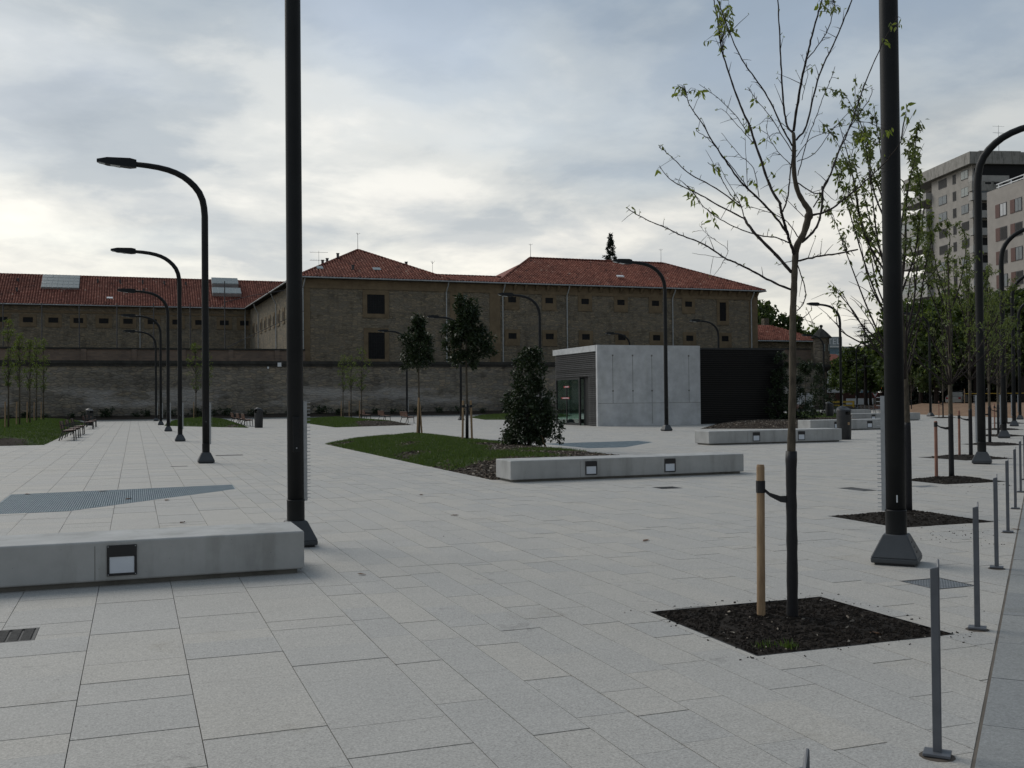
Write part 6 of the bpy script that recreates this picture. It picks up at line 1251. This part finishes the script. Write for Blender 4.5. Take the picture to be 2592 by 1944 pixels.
ba = thing('barrier', 'red plastic barrier left of the traffic light', 'barrier', (121.5, 147.5, 0), R(-20)); MB().frustum((-1.2, 1.2, -.25, .25), .12, (-1.2, 1.2, -.1, .1), 1.2).obj('panel', 'red_plastic', ba); MB().box(-1.1, -.7, -.3, .3, 0, .12).box(.7, 1.1, -.3, .3, 0, .12).obj('feet', 'coping_dark', ba)
ba = thing('barrier', 'small yellow site barrier behind the far litter bin', 'barrier', (80.0, 103.6, 0), R(-20)); MB().box(-1.6, 1.6, 0, .05, .85, 1.05).box(-1.6, 1.6, 0, .05, .45, .6).obj('rail', 'yellow_plastic', ba); MB().box(-1.5, -1.42, -.25, .25, 0, 1.05).box(1.42, 1.5, -.25, .25, 0, 1.05).obj('feet', 'yellow_plastic', ba)
tl = thing('traffic_light', 'traffic light glowing red at the end of the street', 'traffic light', (125.0, 150.6, 0), R(-25)); MB().tube([(0, 0, -.1), (0, 0, 2.6)], .07, 8).obj('pole', 'iron_dark', tl); MB().box(-.18, .18, -.15, .15, 2.3, 3.35).obj('housing', 'frame_black', tl)
m_ = MB(); m_.tube([(0, -.15, 3.12), (0, -.2, 3.12)], .14, 14); m_.obj('red_lamp', 'signal_red', tl)
for z in (2.82, 2.50): m_ = MB(); m_.tube([(0, -.15, z), (0, -.17, z)], .11, 12); m_.obj('dark_lamp', 'window_black', tl)
ys = thing('yield_sign', 'triangular yield sign left of the traffic light', 'sign', (112.0, 136.5, 0), R(-25)); MB().tube([(0, .03, -.1), (0, .03, 2.1)], .035, 8).obj('post', 'galvanised', ys); m_ = MB(); m_.poly([(-.5, 0, 2.1), (0, 0, 1.25), (.5, 0, 2.1)]); m_.poly([(-.5, .02, 2.1), (.5, .02, 2.1), (0, .02, 1.25)]); m_.obj('border', 'red_plastic', ys); m_ = MB(); m_.poly([(-.36, -.006, 2.02), (0, -.006, 1.42), (.36, -.006, 2.02)]); m_.obj('face', 'white_paint', ys)
def car(label, loc, rz, mat):
    root = thing('parked_car', label, 'car', loc, rz); prof = [(-2.1, .35), (-2.12, .8), (-1.95, .95), (-1.55, 1.02), (-.75, 1.46), (.75, 1.48), (1.45, 1.0), (2.0, .88), (2.12, .7), (2.1, .35)]; b = MB(); i = len(b.v); n = len(prof)
    for s in (-1, 1): b.v += [(x, s * (.82 if z < 1.1 else .62), z) for x, z in prof]
    b.face([i + k for k in range(n)]); b.face([i + n + k for k in reversed(range(n))])
    for k in range(n): b.face((i + k, i + n + k, i + n + (k + 1) % n, i + (k + 1) % n))
    bevel(b.obj('body', mat, root), .05)
    for s in (-1, 1): g_ = MB(); g_.poly([(-1.35, s * .80, 1.06), (1.25, s * .80, 1.06), (.68, s * .67, 1.40), (-.68, s * .67, 1.40)][::s]); g_.obj('side_glass', 'window_black', root)
    g_ = MB(); g_.obox((1.13, 0, 1.26), Vector((0, 1, 0)), .56, Vector((.82, 0, -.57)), .36, Vector((.57, 0, .82)), .012); g_.obj('windscreen', 'window_black', root)
    for x in (-1.3, 1.32):
        for s in (-1, 1):
            w_ = MB(); w_.tube([(x, s * .68, .32), (x, s * .86, .32)], .32, 16); wo = w_.obj('wheel', 'frame_black', root); h = MB(); h.tube([(x, s * .86, .32), (x, s * .87, .32)], .2, 12); h.obj('hub_cap', 'galvanised', wo)
    for s in (-1, 1): MB().box(2.06, 2.12, s * .6 - .15, s * .6 + .15, .66, .82).obj('headlight', 'opal_glass', root); MB().box(-2.14, -2.08, s * .62 - .12, s * .62 + .12, .72, .9).obj('tail_light', 'red_plastic', root)
    return root
car('white car parked beyond the fence at the end of the street', (116, 152.5, .6), R(-15), 'car_white'); car('pale car behind the sandy bank under the dark trees', (83.5, 88.5, .5), R(35), 'car_white')
# site tape posts on the bank
tp = thing('site_barrier', 'yellow striped site tape on thin posts above the sandy bank', 'barrier')
for k in range(6): MB().tube([(72.5 + k * 2.4, 76 - 1.9 * k, .4), (72.5 + k * 2.4, 76 - 1.9 * k, 2.2)], .03, 6).obj('post', 'stake_wood', tp)
m_ = MB()
for z in (1.75,): m_.obox((78.5, 71.25, z), Vector((2.4, -1.9, 0)).normalized(), 7.6, Vector((1.9, 2.4, 0)).normalized(), .01, Vector((0, 0, 1)), .025)
m_.obj('tape', 'yellow_plastic', tp)

# a far figure in dark clothes near the traffic light
def person(label, loc, rz, h=1.74):
    root = thing('person', label, 'person', loc, rz)
    J = [((0, 0, .95), .135), ((0, 0, 1.18), .13), ((0, 0, 1.38), .16), ((0, .01, 1.50), .06), ((0, .02, 1.58), .07), ((0, .02, 1.68), .10), ((0, .01, 1.76), .07)]
    V = [j[0] for j in J]; RD = [j[1] for j in J]; E = [(i, i + 1) for i in range(6)]
    def chain(start, pts):
        prev = start
        for p, r in pts: V.append(p); RD.append(r); E.append((prev, len(V) - 1)); prev = len(V) - 1
        return prev
    for s in (-1, 1):
        chain(0, [((s * .10, 0, .86), .11), ((s * .11, .02 * s, .48), .075), ((s * .12, -.02 * s, .10), .05), ((s * .13, .12, .04), .045)])
        hand = chain(2, [((s * .20, 0, 1.40), .07), ((s * .26, .0, 1.14), .05), ((s * .22, .16, .96), .04), ((s * .21, .22, .92), .035)])
        for q in range(5): chain(hand, [((s * (.21 - .012 * (q - 2)), .26, .915 + .006 * q), .011), ((s * (.21 - .014 * (q - 2)), .30 - .01 * abs(q - 2), .895), .009)])
    me = bpy.data.meshes.new('body'); me.from_pydata(V, E, []); o = link('body', me, root); md = o.modifiers.new('skin', 'SKIN')
    sv = me.skin_vertices[0].data
    for i, r in enumerate(RD): sv[i].radius = (r, r * .85)
    sv[0].use_root = True; o.modifiers.new('sub', 'SUBSURF').levels = 1; o.modifiers['sub'].render_levels = 2; me.materials.append(MATS['cloth_dark'])
    MB().lathe([(.0, 1.60), (.085, 1.62), (.098, 1.69), (.085, 1.77), (0, 1.80)], 14).obj('face', 'skin', root, True).location = (0, .035, 0); MB().lathe([(.10, 1.66), (.112, 1.74), (.085, 1.82), (0, 1.845)], 14).obj('hair', 'frame_black', root, True)
    return root
person('person in dark clothes standing at the end of the street by the traffic light', (124.2, 149.8, -.12), R(60))
